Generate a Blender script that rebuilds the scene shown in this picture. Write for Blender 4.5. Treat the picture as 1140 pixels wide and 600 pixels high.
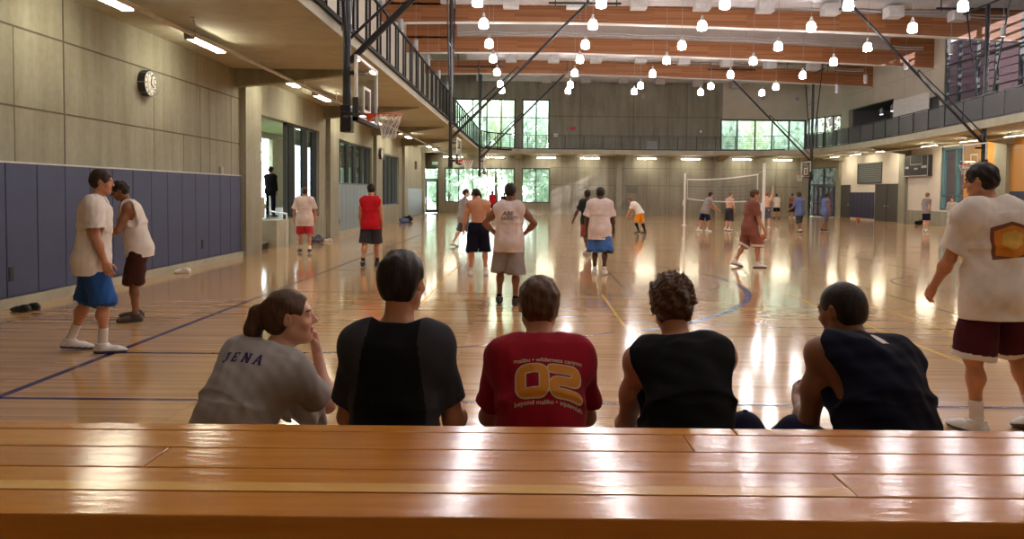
import bpy, math, random
import numpy as np
from mathutils import Vector, Matrix
from mathutils.bvhtree import BVHTree

for _o in list(bpy.data.objects):
    bpy.data.objects.remove(_o)
SC = bpy.context.scene
COL = SC.collection

# ---------------------------------------------------------------- camera
CAM_H = 1.66
_pitch, _roll = math.radians(-2.4), math.radians(0.55)
_fwd = Vector((0, math.cos(_pitch), math.sin(_pitch)))
_rt = Vector((1, 0, 0)); _up = _rt.cross(_fwd)
_r2 = math.cos(_roll) * _rt + math.sin(_roll) * _up
_u2 = -math.sin(_roll) * _rt + math.cos(_roll) * _up
cd = bpy.data.cameras.new('camera')
cd.sensor_fit = 'HORIZONTAL'; cd.sensor_width = 36
cd.lens = 890 / 1140 * 36
cd.shift_x = -0.01723; cd.shift_y = -0.04228
cd.clip_start = 0.05; cd.clip_end = 400
cam = bpy.data.objects.new('camera', cd); COL.objects.link(cam)
_m = Matrix((_r2, _u2, -_fwd)).transposed().to_4x4(); _m.translation = (0, 0, CAM_H)
cam.matrix_world = _m
SC.camera = cam

# ---------------------------------------------------------------- light and exposure
SKY = 9.5            # overcast sky
SUN = 26.0            # low sun through the right-hand upper windows
LAMP = 68.0          # pendant lamps
STRIP = 42.0         # fluorescent strips
SC.view_settings.view_transform = 'Standard'
SC.view_settings.look = 'None'
SC.view_settings.gamma = 1
SC.view_settings.use_curve_mapping = False
SC.view_settings.exposure = 0.15
w = bpy.data.worlds.new('sky'); SC.world = w; w.use_nodes = True
_bg = w.node_tree.nodes['Background']
_bg.inputs[0].default_value = (0.86, 0.95, 1.0, 1); _bg.inputs[1].default_value = SKY
sl = bpy.data.lights.new('sun', 'SUN'); sl.energy = SUN; sl.angle = math.radians(0.6); sl.color = (1, 0.93, 0.8)
so = bpy.data.objects.new('sun', sl); COL.objects.link(so)
so.rotation_euler = Vector((-0.65, 0.74, -0.26)).to_track_quat('-Z', 'Y').to_euler()
so.location = (60, 0, 40)
cy = SC.cycles
cy.use_denoising = True
cy.max_bounces = 8; cy.diffuse_bounces = 4; cy.glossy_bounces = 4; cy.transmission_bounces = 4; cy.transparent_max_bounces = 16
cy.caustics_reflective = False; cy.caustics_refractive = False
cy.sample_clamp_indirect = 6.0

# ---------------------------------------------------------------- helpers
ORD = ['first','second','third','fourth','fifth','sixth','seventh','eighth','ninth','tenth','eleventh','twelfth','thirteenth','fourteenth','fifteenth','sixteenth','seventeenth','eighteenth','nineteenth','twentieth']

def tag(o, label=None, cat=None, group=None, kind=None):
    if label: o['label'] = label
    if cat: o['category'] = cat
    if group: o['group'] = group
    if kind: o['kind'] = kind
    return o

def empty(name, loc, label, cat, group=None, rz=0):
    o = bpy.data.objects.new(name, None); COL.objects.link(o)
    o.empty_display_size = 0.1
    o.location = loc; o.rotation_euler = (0, 0, rz)
    return tag(o, label, cat, group)

def link_mesh(name, me, mats, parent=None):
    for m in (mats if isinstance(mats, (list, tuple)) else [mats]):
        me.materials.append(m)
    o = bpy.data.objects.new(name, me); COL.objects.link(o)
    if parent: o.parent = parent
    return o

def copy_tree(o, parent=None):
    c = o.copy(); COL.objects.link(c)
    if parent: c.parent = parent
    for ch in list(o.children):
        copy_tree(ch, c)
    return c

class MB:
    """collects solids into one mesh"""
    def __init__(s): s.v = []; s.f = []; s.mi = []; s.cur = 0
    def add(s, vs, fs):
        b = len(s.v); s.v += [tuple(map(float, p)) for p in vs]
        s.f += [tuple(i + b for i in q) for q in fs]; s.mi += [s.cur] * len(fs)
        return s
    def box(s, x0, x1, y0, y1, z0, z1):
        return s.add([(x0,y0,z0),(x1,y0,z0),(x1,y1,z0),(x0,y1,z0),(x0,y0,z1),(x1,y0,z1),(x1,y1,z1),(x0,y1,z1)],
                     [(0,3,2,1),(4,5,6,7),(0,1,5,4),(1,2,6,5),(2,3,7,6),(3,0,4,7)])
    def hexa(s, b, t):
        return s.add(list(b) + list(t), [(0,3,2,1),(4,5,6,7),(0,1,5,4),(1,2,6,5),(2,3,7,6),(3,0,4,7)])
    def prism(s, poly, z0, z1):
        n = len(poly)
        return s.add([(x,y,z0) for x,y in poly] + [(x,y,z1) for x,y in poly],
                     [tuple(range(n-1,-1,-1)), tuple(range(n,2*n))] + [(i,(i+1)%n,n+(i+1)%n,n+i) for i in range(n)])
    def prism_y(s, poly, y0, y1):   # polygon in xz
        n = len(poly)
        return s.add([(x,y0,z) for x,z in poly] + [(x,y1,z) for x,z in poly],
                     [tuple(range(n)), tuple(range(2*n-1,n-1,-1))] + [((i+1)%n,i,n+i,n+(i+1)%n) for i in range(n)])
    def prism_x(s, poly, x0, x1):   # polygon in yz
        n = len(poly)
        return s.add([(x0,y,z) for y,z in poly] + [(x1,y,z) for y,z in poly],
                     [tuple(range(n-1,-1,-1)), tuple(range(n,2*n))] + [(i,(i+1)%n,n+(i+1)%n,n+i) for i in range(n)])
    def tube(s, p, q, r, r2=None, seg=10, cap=True):
        p, q = Vector(p), Vector(q); d = (q - p).normalized()
        u = d.orthogonal().normalized(); v = d.cross(u); r2 = r if r2 is None else r2
        vs = []
        for c, rr in ((p, r), (q, r2)):
            for i in range(seg):
                a = 2*math.pi*i/seg; vs.append(c + u*(rr*math.cos(a)) + v*(rr*math.sin(a)))
        fs = [(i,(i+1)%seg,seg+(i+1)%seg,seg+i) for i in range(seg)]
        if cap: fs += [tuple(range(seg-1,-1,-1)), tuple(range(seg,2*seg))]
        return s.add(vs, fs)
    def path(s, pts, r, seg=8):
        for a, b in zip(pts[:-1], pts[1:]): s.tube(a, b, r, seg=seg)
        return s
    def lathe(s, prof, c=(0,0,0), seg=20):
        vs = []; n = len(prof)
        for i in range(seg):
            a = 2*math.pi*i/seg
            for r, z in prof: vs.append((c[0]+r*math.cos(a), c[1]+r*math.sin(a), c[2]+z))
        fs = []
        for i in range(seg):
            j = (i+1) % seg
            for k in range(n-1): fs.append((i*n+k, j*n+k, j*n+k+1, i*n+k+1))
        return s.add(vs, fs)
    def torus(s, c, R, r, axis='z', n=24, m=8):
        vs = []; fs = []
        for i in range(n):
            a = 2*math.pi*i/n
            for j in range(m):
                b = 2*math.pi*j/m; q = R + r*math.cos(b); h = r*math.sin(b)
                p = (q*math.cos(a), q*math.sin(a), h)
                if axis == 'x': p = (p[2], p[0], p[1])
                if axis == 'y': p = (p[0], p[2], p[1])
                vs.append((c[0]+p[0], c[1]+p[1], c[2]+p[2]))
        for i in range(n):
            for j in range(m):
                fs.append((i*m+j, ((i+1)%n)*m+j, ((i+1)%n)*m+(j+1)%m, i*m+(j+1)%m))
        return s.add(vs, fs)
    def sphere(s, c, r, seg=16, rings=10, sc=(1,1,1)):
        prof = [(max(1e-4, r*math.sin(math.pi*i/rings)), -r*math.cos(math.pi*i/rings)) for i in range(rings+1)]
        b = len(s.v); s.lathe(prof, (0,0,0), seg)
        s.v[b:] = [(c[0]+x*sc[0], c[1]+y*sc[1], c[2]+z*sc[2]) for x,y,z in s.v[b:]]
        return s
    def build(s, name, mats, parent=None, world=False, bevel=0, smooth=False, origin=None):
        v = np.array(s.v, float).reshape(-1, 3)
        loc = None
        if parent is None:
            lo, hi = v.min(0), v.max(0)
            loc = np.array(origin) if origin is not None else np.array(((lo[0]+hi[0])/2, (lo[1]+hi[1])/2, lo[2]))
            v = v - loc
        elif world:
            p = parent; off = np.zeros(3)
            while p: off += np.array(p.location); p = p.parent
            v = v - off
        me = bpy.data.meshes.new(name); me.from_pydata(v.tolist(), [], s.f)
        o = link_mesh(name, me, mats, parent)
        if max(s.mi, default=0): me.polygons.foreach_set('material_index', s.mi)
        if loc is not None: o.location = loc
        if smooth:
            me.polygons.foreach_set('use_smooth', [True]*len(me.polygons))
            try: me.set_sharp_from_angle(angle=math.radians(40))
            except Exception: pass
        if bevel:
            b = o.modifiers.new('bevel', 'BEVEL'); b.width = bevel; b.segments = 2; b.limit_method = 'ANGLE'
        me.update()
        return o

def wall_boxes(mb, axis, fixed, thick, a0, a1, z0, z1, holes):
    """wall in x = fixed..fixed+thick (axis 'x') or y (axis 'y') with rectangular holes (a0,a1,z0,z1)"""
    As = sorted({a0, a1, *[min(max(h[i], a0), a1) for h in holes for i in (0, 1)]})
    Zs = sorted({z0, z1, *[min(max(h[i], z0), z1) for h in holes for i in (2, 3)]})
    for i in range(len(As)-1):
        run = None
        for j in range(len(Zs)-1):
            ca, cz = (As[i]+As[i+1])/2, (Zs[j]+Zs[j+1])/2
            hole = any(h[0] < ca < h[1] and h[2] < cz < h[3] for h in holes)
            if not hole:
                run = (run[0], Zs[j+1]) if run else (Zs[j], Zs[j+1])
            if (hole or j == len(Zs)-2) and run:
                f0, f1 = sorted((fixed, fixed+thick))
                if axis == 'x': mb.box(f0, f1, As[i], As[i+1], run[0], run[1])
                else: mb.box(As[i], As[i+1], f0, f1, run[0], run[1])
                run = None
    return mb

# ---------------------------------------------------------------- materials
class NT:
    def __init__(s, name):
        s.m = bpy.data.materials.new(name); s.m.use_nodes = True
        s.t = s.m.node_tree; s.b = s.t.nodes['Principled BSDF']; s.out = s.t.nodes['Material Output']
        s.coord = None
    def n(s, typ, **kw):
        x = s.t.nodes.new(typ)
        for k, v in kw.items(): setattr(x, k, v)
        return x
    def l(s, a, b): s.t.links.new(a, b)
    def pos(s, scale=(1,1,1), rot=(0,0,0), what='Object'):
        if what == 'World':
            g = s.n('ShaderNodeNewGeometry').outputs['Position']
        else:
            g = s.n('ShaderNodeTexCoord').outputs[what]
        mp = s.n('ShaderNodeMapping'); mp.inputs['Scale'].default_value = scale; mp.inputs['Rotation'].default_value = rot
        s.l(g, mp.inputs['Vector']); return mp.outputs[0]
    def noise(s, vec, scale, detail=3, rough=0.55):
        x = s.n('ShaderNodeTexNoise'); x.inputs['Scale'].default_value = scale; x.inputs['Detail'].default_value = detail
        x.inputs['Roughness'].default_value = rough
        s.l(vec, x.inputs['Vector']); return x.outputs['Fac']
    def ramp(s, fac, c0, c1, p0=0.3, p1=0.7):
        x = s.n('ShaderNodeValToRGB'); e = x.color_ramp.elements
        e[0].position = p0; e[1].position = p1; e[0].color = (*c0, 1); e[1].color = (*c1, 1)
        s.l(fac, x.inputs[0]); return x.outputs[0]
    def mixc(s, fac, a, b, mode='MIX'):
        x = s.n('ShaderNodeMix', data_type='RGBA', blend_type=mode)
        for i, val in ((0, fac), (6, a), (7, b)):
            if hasattr(val, 'links'): s.l(val, x.inputs[i])
            else: x.inputs[i].default_value = val if i == 0 else (*val, 1)
        return x.outputs[2]
    def math(s, op, a, b=None):
        x = s.n('ShaderNodeMath', operation=op)
        for i, val in enumerate((a, b)):
            if val is None: continue
            if hasattr(val, 'links'): s.l(val, x.inputs[i])
            else: x.inputs[i].default_value = val
        return x.outputs[0]
    def bump(s, h, strength=0.2, dist=0.01):
        x = s.n('ShaderNodeBump'); x.inputs['Strength'].default_value = strength; x.inputs['Distance'].default_value = dist
        s.l(h, x.inputs['Height']); s.l(x.outputs[0], s.b.inputs['Normal'])
    def color(s, c):
        if hasattr(c, 'links'): s.l(c, s.b.inputs['Base Color'])
        else: s.b.inputs['Base Color'].default_value = (*c, 1)
    def setv(s, rough=None, metal=None, coat=None, spec=None):
        if rough is not None: s.b.inputs['Roughness'].default_value = rough
        if metal is not None: s.b.inputs['Metallic'].default_value = metal
        if coat is not None: s.b.inputs['Coat Weight'].default_value = coat
        if spec is not None: s.b.inputs['Specular IOR Level'].default_value = spec

def srgb(r, g, b):
    f = lambda c: c/255/12.92 if c/255 <= 0.04045 else ((c/255+0.055)/1.055)**2.4
    return (f(r), f(g), f(b))

def plain(name, c, rough=0.5, metal=0, var=0.12, scale=6, bump=0, spec=None):
    t = NT(name); p = t.pos()
    n = t.noise(p, scale, 3)
    t.color(t.ramp(n, tuple(x*(1-var) for x in c), tuple(min(1, x*(1+var)) for x in c)))
    t.setv(rough, metal, spec=spec)
    if bump: t.bump(t.noise(p, scale*8, 4), bump, 0.01)
    return t.m

def cloth(name, c, var=0.10):
    t = NT(name); p = t.pos()
    n = t.noise(p, 5, 4)
    t.color(t.ramp(n, tuple(x*(1-var) for x in c), tuple(min(1, x*(1+var)) for x in c)))
    t.setv(0.9, spec=0.12); t.bump(t.noise(p, 90, 2), 0.15, 0.004)
    t.b.inputs['Sheen Weight'].default_value = 0.04
    return t.m

def emit(name, c, strength):
    t = NT(name); t.color((0.8, 0.8, 0.8))
    t.b.inputs['Emission Color'].default_value = (*c, 1); t.b.inputs['Emission Strength'].default_value = strength
    return t.m

def concrete(name, c0, c1, streak=True):
    t = NT(name)
    p = t.pos((1.2,1.2,0.12) if streak else (1,1,1), what='World'); q = t.pos(what='World')
    a = t.noise(p, 2.2, 5, 0.65); b = t.noise(q, 0.35, 4, 0.6); g = t.noise(q, 9, 3)
    m = t.math('ADD', t.math('MULTIPLY', a, 0.5), t.math('ADD', t.math('MULTIPLY', b, 0.35), t.math('MULTIPLY', g, 0.15)))
    t.color(t.ramp(m, c0, c1, 0.36, 0.64)); t.setv(0.72, spec=0.3); t.bump(g, 0.12, 0.01)
    return t.m

def wood_planks(name, cs, row, length, axis='x', rough=0.15, coat=0.0, mortar=0.0012, gap=(0.09,0.05,0.02), grain=0.25, world=True):
    """strip wood: boards run along `axis`"""
    t = NT(name)
    rot = (0,0,0) if axis == 'x' else (0,0,math.pi/2)
    if axis == 'xz': rot = (math.pi/2, 0, 0)
    if axis == 'yz': rot = (math.pi/2, 0, math.pi/2)
    p = t.pos(rot=rot, what='World')
    br = t.n('ShaderNodeTexBrick'); br.offset = 0.37; br.offset_frequency = 1; br.squash = 1
    br.inputs['Scale'].default_value = 1; br.inputs['Brick Width'].default_value = length; br.inputs['Row Height'].default_value = row
    br.inputs['Mortar Size'].default_value = mortar; br.inputs['Bias'].default_value = 0
    br.inputs['Color1'].default_value = (0,0,0,1); br.inputs['Color2'].default_value = (1,1,1,1); br.inputs['Mortar'].default_value = (0.5,0.5,0.5,1)
    t.l(p, br.inputs['Vector'])
    mp = t.n('ShaderNodeMapping'); mp.inputs['Scale'].default_value = (0.8, 14, 14); t.l(p, mp.inputs['Vector'])
    g = t.noise(mp.outputs[0], 2.5, 4, 0.6)
    f = t.math('ADD', t.math('MULTIPLY', br.outputs['Color'], 1-grain), t.math('MULTIPLY', g, grain))
    x = t.n('ShaderNodeValToRGB'); e = x.color_ramp.elements
    e[0].color = (*cs[0], 1); e[1].color = (*cs[-1], 1)
    for i, c in enumerate(cs[1:-1]):
        q = e.new((i+1)/(len(cs)-1)); q.color = (*c, 1)
    t.l(f, x.inputs[0])
    t.color(t.mixc(br.outputs['Fac'], x.outputs[0], gap))
    t.setv(rough, coat=coat); t.b.inputs['Coat Roughness'].default_value = 0.08
    return t

# palette
M = {}
M['concrete'] = concrete('board_formed_concrete', (0.215,0.205,0.155), (0.37,0.355,0.285))
M['concrete_light'] = concrete('smooth_concrete', (0.36,0.345,0.265), (0.48,0.465,0.375), False)
M['concrete_back'] = concrete('old_concrete', (0.18,0.168,0.13), (0.335,0.315,0.255))
M['beige'] = plain('beige_panel', (0.56,0.51,0.43), 0.7, var=0.06, scale=1)
M['white_wall'] = plain('white_plaster', (0.66,0.60,0.52), 0.7, var=0.05, scale=1)
M['dark_wall'] = plain('dark_concrete', (0.10,0.10,0.10), 0.8)
M['white_deck'] = plain('painted_roof_deck', (0.48,0.43,0.41), 0.6, var=0.06, scale=1)
_fl = wood_planks('maple_floor', [srgb(184,138,88), srgb(206,160,108), srgb(218,174,122), srgb(194,148,98)], 0.057, 1.9, 'x', 0.16, 0.35, 0.001, (0.16,0.09,0.04))
_q = _fl.pos((0.3, 4, 1), what='World')
_rn = _fl.noise(_q, 1.5, 3); _mr = _fl.n('ShaderNodeMapRange'); _mr.inputs['To Min'].default_value = 0.09; _mr.inputs['To Max'].default_value = 0.17
_fl.l(_rn, _mr.inputs['Value']); _fl.l(_mr.outputs[0], _fl.b.inputs['Roughness'])
M['floor'] = _fl.m
M['glulam'] = wood_planks('glued_laminated_wood', [srgb(116,70,40), srgb(150,94,54), srgb(172,114,70), srgb(130,80,46)], 0.045, 2.2, 'xz', 0.5, 0, 0.0015, (0.13,0.06,0.025)).m
M['wood_panel'] = wood_planks('oak_wall_panel', [srgb(178,126,66), srgb(190,138,76)], 1.2, 2.4, 'yz', 0.45, 0, 0.006, (0.18,0.10,0.04), 0.6).m
M['orange_wood'] = plain('orange_wood_panel', srgb(205,145,66), 0.45, var=0.07, scale=2)
M['black_steel'] = plain('black_painted_steel', (0.018,0.018,0.022), 0.35)
M['dark_frame'] = plain('dark_window_frame', (0.055,0.06,0.062), 0.45)
M['teal_frame'] = plain('teal_window_frame', (0.06,0.12,0.13), 0.45)
M['rail_black'] = plain('matt_black_wire', (0.012,0.011,0.011), 0.75, spec=0.15)
M['grey_metal'] = plain('grey_painted_metal', (0.34,0.34,0.36), 0.45)
M['light_metal'] = plain('light_grey_metal', (0.55,0.54,0.55), 0.4)
M['white_paint'] = plain('white_paint', (0.78,0.77,0.75), 0.45, var=0.03)
M['galv'] = plain('galvanised_duct', (0.56,0.56,0.60), 0.35, 0.3, var=0.06)
M['pad_blue'] = plain('blue_vinyl_pad', srgb(66,73,104), 0.6, var=0.06, scale=3, bump=0.05)
M['pad_grey'] = plain('grey_vinyl_pad', srgb(122,134,142), 0.45, var=0.05, scale=3)
M['pad_navy'] = plain('navy_vinyl_pad', srgb(50,54,82), 0.6, var=0.05, scale=3)
M['door_dark'] = plain('dark_grey_door_paint', srgb(70,68,66), 0.5, var=0.04)
M['black_board'] = plain('black_board', (0.025,0.02,0.025), 0.5)
M['rim'] = plain('orange_rim_paint', srgb(205,70,35), 0.4)
M['white_cord'] = plain('white_cord', (0.75,0.73,0.72), 0.7)
M['line_purple'] = plain('purple_court_paint', srgb(70,44,86), 0.2, var=0.08)
M['line_dark'] = plain('dark_court_paint', srgb(74,50,52), 0.2, var=0.08)
M['line_blue'] = plain('blue_court_paint', srgb(64,82,140), 0.2, var=0.08)
M['line_yellow'] = plain('yellow_court_paint', srgb(222,178,70), 0.2, var=0.08)
M['line_green'] = plain('green_court_paint', srgb(92,104,66), 0.2, var=0.08)
M['line_white'] = plain('white_court_paint', srgb(226,208,184), 0.2, var=0.05)
M['black_rubber'] = plain('black_rubber', (0.03,0.03,0.032), 0.7)
M['red_plastic'] = plain('red_plastic', srgb(190,30,36), 0.4)
M['green_sign'] = emit('green_exit_lettering', (0.1,0.75,0.45), 1.2)
M['lamp'] = emit('glowing_lamp_glass', (1.0,0.96,0.94), LAMP)
M['strip'] = emit('fluorescent_tube_glow', (1.0,0.90,0.66), STRIP)
M['small_glow'] = emit('small_lamp_glow', (1.0,0.75,0.7), 3.0)
M['spot_glow'] = emit('spot_lamp_glow', (1.0,0.9,0.8), 12.0)
M['brick'] = None
def _brick():
    t = NT('pink_brick'); p = t.pos(rot=(math.pi/2,0,math.pi/2), what='World')
    br = t.n('ShaderNodeTexBrick'); br.inputs['Scale'].default_value = 1; br.inputs['Brick Width'].default_value = 0.4; br.inputs['Row Height'].default_value = 0.14
    br.inputs['Mortar Size'].default_value = 0.012
    br.inputs['Color1'].default_value = (*srgb(72,46,50),1); br.inputs['Color2'].default_value = (*srgb(84,56,58),1); br.inputs['Mortar'].default_value = (*srgb(98,84,86),1)
    t.l(p, br.inputs['Vector']); t.color(br.outputs['Color']); t.setv(0.85); return t.m
M['brick'] = _brick()
def _glass(name, tint=(1,1,1), mix=1.0):
    t = NT(name); t.t.nodes.remove(t.b)
    tr = t.n('ShaderNodeBsdfTransparent'); tr.inputs[0].default_value = (*tint,1)
    gl = t.n('ShaderNodeBsdfGlossy'); gl.inputs['Roughness'].default_value = 0.02
    fr = t.n('ShaderNodeFresnel'); fr.inputs['IOR'].default_value = 1.45
    mx = t.n('ShaderNodeMixShader')
    gm = t.n('ShaderNodeNewGeometry'); io = t.n('ShaderNodeMapRange'); io.inputs['To Min'].default_value = 1.45; io.inputs['To Max'].default_value = 1/1.45
    t.l(gm.outputs['Backfacing'], io.inputs['Value']); t.l(io.outputs[0], fr.inputs['IOR'])
    t.l(t.math('MULTIPLY', fr.outputs[0], mix), mx.inputs[0])
    t.l(tr.outputs[0], mx.inputs[1]); t.l(gl.outputs[0], mx.inputs[2]); t.l(mx.outputs[0], t.out.inputs[0]); return t.m
M['glass'] = _glass('clear_window_glass', (0.93,0.96,0.95))
M['dim_glass'] = _glass('tinted_window_glass', (0.62,0.66,0.68))
M['tinted_glass'] = _glass('dark_tinted_glass', (0.42,0.42,0.46))
M['board_glass'] = _glass('clear_backboard_glass', (0.90,0.93,0.92), 0.8)
def _mesh_panel(name, c, a):
    t = NT(name); t.color(c); t.setv(0.5, 0.3); t.b.inputs['Alpha'].default_value = a; return t.m
M['mesh_panel'] = _mesh_panel('perforated_metal_panel', (0.10,0.10,0.11), 0.72)
M['mesh_dark'] = _mesh_panel('dark_woven_wire_panel', (0.035,0.033,0.033), 0.88)
def _bench(name, c0, c1):
    t = NT(name); p = t.pos((0.7,9,9), what='World'); q = t.pos((0.6,1,1), what='World')
    n = t.noise(p, 3, 5, 0.6); k = t.noise(q, 1.2, 2)
    f = t.math('ADD', t.math('MULTIPLY', n, 0.55), t.math('MULTIPLY', k, 0.45))
    t.color(t.ramp(f, c0, c1, 0.32, 0.68)); t.setv(0.15, spec=0.45)
    s = t.noise(t.pos((1.5,6,6), what='World'), 6, 3); t.bump(s, 0.10, 0.01)
    return t.m
M['bench'] = _bench('varnished_fir_plank', srgb(176,104,26), srgb(206,138,48))
M['bench_dark'] = _bench('dark_varnished_fir_plank', srgb(156,88,22), srgb(188,116,38))
M['bench_pale'] = _bench('pale_sapwood_strip', srgb(214,160,78), srgb(228,178,98))
# ---------------------------------------------------------------- the setting
XL, XR, YB = -7.2, 23.2, 63.2       # left wall, right wall, back wall
ZS, ZT, ZR = 4.6, 4.95, 11.35       # balcony soffit, balcony top, roof deck
def struct(mb, name, m, **kw): return tag(mb.build(name, m, **kw), kind='structure')

struct(MB().box(-8.9, 24.8, -3.6, 63.45, -0.2, 0), 'floor', M['floor'])
struct(MB().box(-60, 90, -30, 140, -0.7, -0.35), 'ground', plain('outdoor_grass', srgb(120,140,90), 0.9, var=0.3, scale=0.5))
# left wall, lower storey
wl = MB()
wall_boxes(wl, 'x', XL, -0.3, -3.6, 53.6, 0, ZS, [(21.0,24.0,0,3.68),(24.0,27.35,0.80,3.68),(29.8,36.45,1.92,3.6),(38.6,43.9,0.95,3.52)])
wl.box(-8.7, XL-0.3, 53.3, 53.6, 0, ZS)
wl.box(-8.9, -8.6, 53.3, 63.2, 0, ZS)
WL = struct(wl, 'wall_left', M['concrete'])
struct(MB().box(XL-0.3, XL, -3.6, 63.2, ZS, ZR), 'wall_left_upper', M['beige'])
# joints between the concrete pours, real shallow reveals
jl = MB()
for z in (3.91, 2.80): jl.box(XL-0.001, XL+0.004, -3.6, 19.85, z-0.014, z+0.014)
for y in (4.0, 8.2, 12.4): jl.box(XL-0.001, XL+0.004, y-0.016, y+0.016, 2.0, ZS)
for y, z0, z1 in ((11.2,2.0,3.91),(15.35,2.0,3.4),(16.65,2.0,2.8),(17.5,2.0,3.91),(18.0,2.0,3.91),(19.3,2.0,3.91)): jl.box(XL-0.001, XL+0.003, y-0.006, y+0.006, z0, z1)
struct(jl, 'trim_1', plain('dark_joint', (0.10,0.085,0.06), 0.8))
# columns of the left wall with their tapering soffit beams
for i, (a, b) in enumerate([(19.85,21.0),(28.25,29.5),(36.75,38.2),(45.0,46.15),(53.1,53.7)]):
    c = MB().box(XL-0.02, XL+0.16, a, b, 0, ZS)
    k = empty('concrete_column', (XL, (a+b)/2, 0), 'x', 'column'); c.build('shaft', M['concrete'], k, world=True)
    MB().prism_y([(XL, ZS), (XL, ZS-0.42), (-5.9, ZS-0.30), (-3.9, ZS-0.02), (-3.9, ZS)], a-0.30, a-0.005).build('soffit_beam', M['concrete'], k, world=True)
    tag(k, f'board-marked concrete column on the left wall, {ORD[i]} from the camera', 'column', 'concrete columns of the left wall')
bl = MB()
bl.box(XL, XL+0.09, 5.5, 19.85, 0, 0.14); struct(bl, 'baseboard_left', M['concrete_light'])
bl = MB(); bl.box(XL, XL+0.09, 29.5, 36.75, 0, 0.14); bl.box(XL, XL+0.09, 46.15, 53.1, 0, 0.14); struct(bl, 'baseboard_left_far', M['concrete_light'])
# lobby behind the left wall
lb = MB()
lb.box(-13.5, -8.62, 19.9, 55.0, 0.0, 0.75); lb.box(-8.62, XL-0.3, 24.0, 55.0, 0.0, 0.75)
struct(lb, 'floor_lobby', plain('dark_lobby_floor', (0.11,0.10,0.095), 0.35))
lb = MB(); wall_boxes(lb, 'x', -13.5, -0.2, 19.7, 55, 0, ZS, [(20.6,23.2,1.6,4.3),(26,32,1.0,4.3),(34,42,0.95,4.3),(44,52,0.95,4.3)])
lb.box(-13.5, XL-0.3, 19.7, 19.9, 0, ZS); lb.box(-13.5, -8.9, 55, 55.2, 0, ZS)
struct(lb, 'wall_lobby', M['concrete_light'])
struct(MB().box(-13.5, XL, 19.7, 55.2, ZS, ZS+0.2), 'ceiling_lobby', M['concrete_light'])
struct(MB().box(-9.0, XL, 53.5, 63.3, ZS, ZS+0.3), 'ceiling_corner', M['concrete_light'])
# back wall
wb = MB()
wall_boxes(wb, 'y', YB, 0.3, -8.9, 15.1, 0, ZR, [(-8.38,-7.23,0.0,3.56),(-6.75,-1.22,0.85,3.58),(-0.66,1.56,0.85,3.60),(-6.0,-1.19,5.05,9.02),(-0.69,1.5,5.05,9.02),(14.95,15.2,5.1,7.6)])
wall_boxes(wb, 'y', YB, 0.3, 15.1, 21.8, 0, ZT, [])
WB = struct(wb, 'wall_back', M['concrete_back'])
wb = MB(); wall_boxes(wb, 'y', YB, 0.3, 15.1, 21.8, ZT, ZR, [(14.9,21.72,5.1,7.6)])
struct(wb, 'wall_back_upper', M['beige'])
jb = MB()
for z in (6.05, 7.7): jb.box(1.5, 15.1, YB-0.004, YB+0.001, z-0.02, z+0.02)
for x in (3.9, 8.1, 12.3): jb.box(x-0.02, x+0.02, YB-0.004, YB+0.001, ZT, 10.3)
for x in (5.3,6.7,9.5,10.9,13.6): jb.box(x-0.015, x+0.015, YB-0.004, YB+0.001, ZT, 6.05)
for z in (3.65,2.3): jb.box(1.6, 21.8, YB-0.004, YB+0.001, z-0.015, z+0.015)
for x in (3.6, 9.2, 11.0, 17.0, 19.4): jb.box(x-0.015, x+0.015, YB-0.004, YB+0.001, 0, ZS)
struct(jb, 'trim_2', plain('dark_back_joint', (0.11,0.095,0.075), 0.8))
for i, x in enumerate((-0.9, 6.97, 14.8, 21.6)):
    c = MB().box(x-0.24, x+0.24, YB-0.42, YB+0.01, 0, ZS)
    c.prism_x([(YB, ZS+0.01), (YB, ZS-0.35), (YB-0.45, ZS-0.35), (60.8, ZS-0.02), (60.8, ZS+0.01)], x-0.3, x+0.3)
    tag(c.build('concrete_column', M['concrete']), f'square concrete column against the back wall, {ORD[i]} from the left', 'column', 'concrete columns of the back wall')
# slanting wall in the far right corner, with the entrance below and glazing above
DA, DB = Vector((21.8, 63.2)), Vector((23.2, 60.0))
dd = (DB-DA).normalized(); dn = Vector((dd.y, -dd.x)) * -1      # outward
if dn.dot(Vector((1,1))) < 0: dn = -dn
def diag_box(mb, s0, s1, d0, d1, z0, z1):
    P = [DA+dd*s0+dn*d0, DA+dd*s1+dn*d0, DA+dd*s1+dn*d1, DA+dd*s0+dn*d1]
    mb.prism([tuple(p) for p in P], z0, z1)
DL = (DB-DA).length
db = MB(); diag_box(db, 0, DL, 0, 0.25, 3.8, 5.1); diag_box(db, DL-0.22, DL, 0, 0.25, 0, 3.8); diag_box(db, 0, 0.2, 0, 0.25, 0, 3.8)
struct(db, 'wall_corner', M['concrete'])
db = MB(); diag_box(db, 0, DL, 0, 0.25, 7.7, ZR); struct(db, 'wall_corner_upper', M['beige'])
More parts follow.
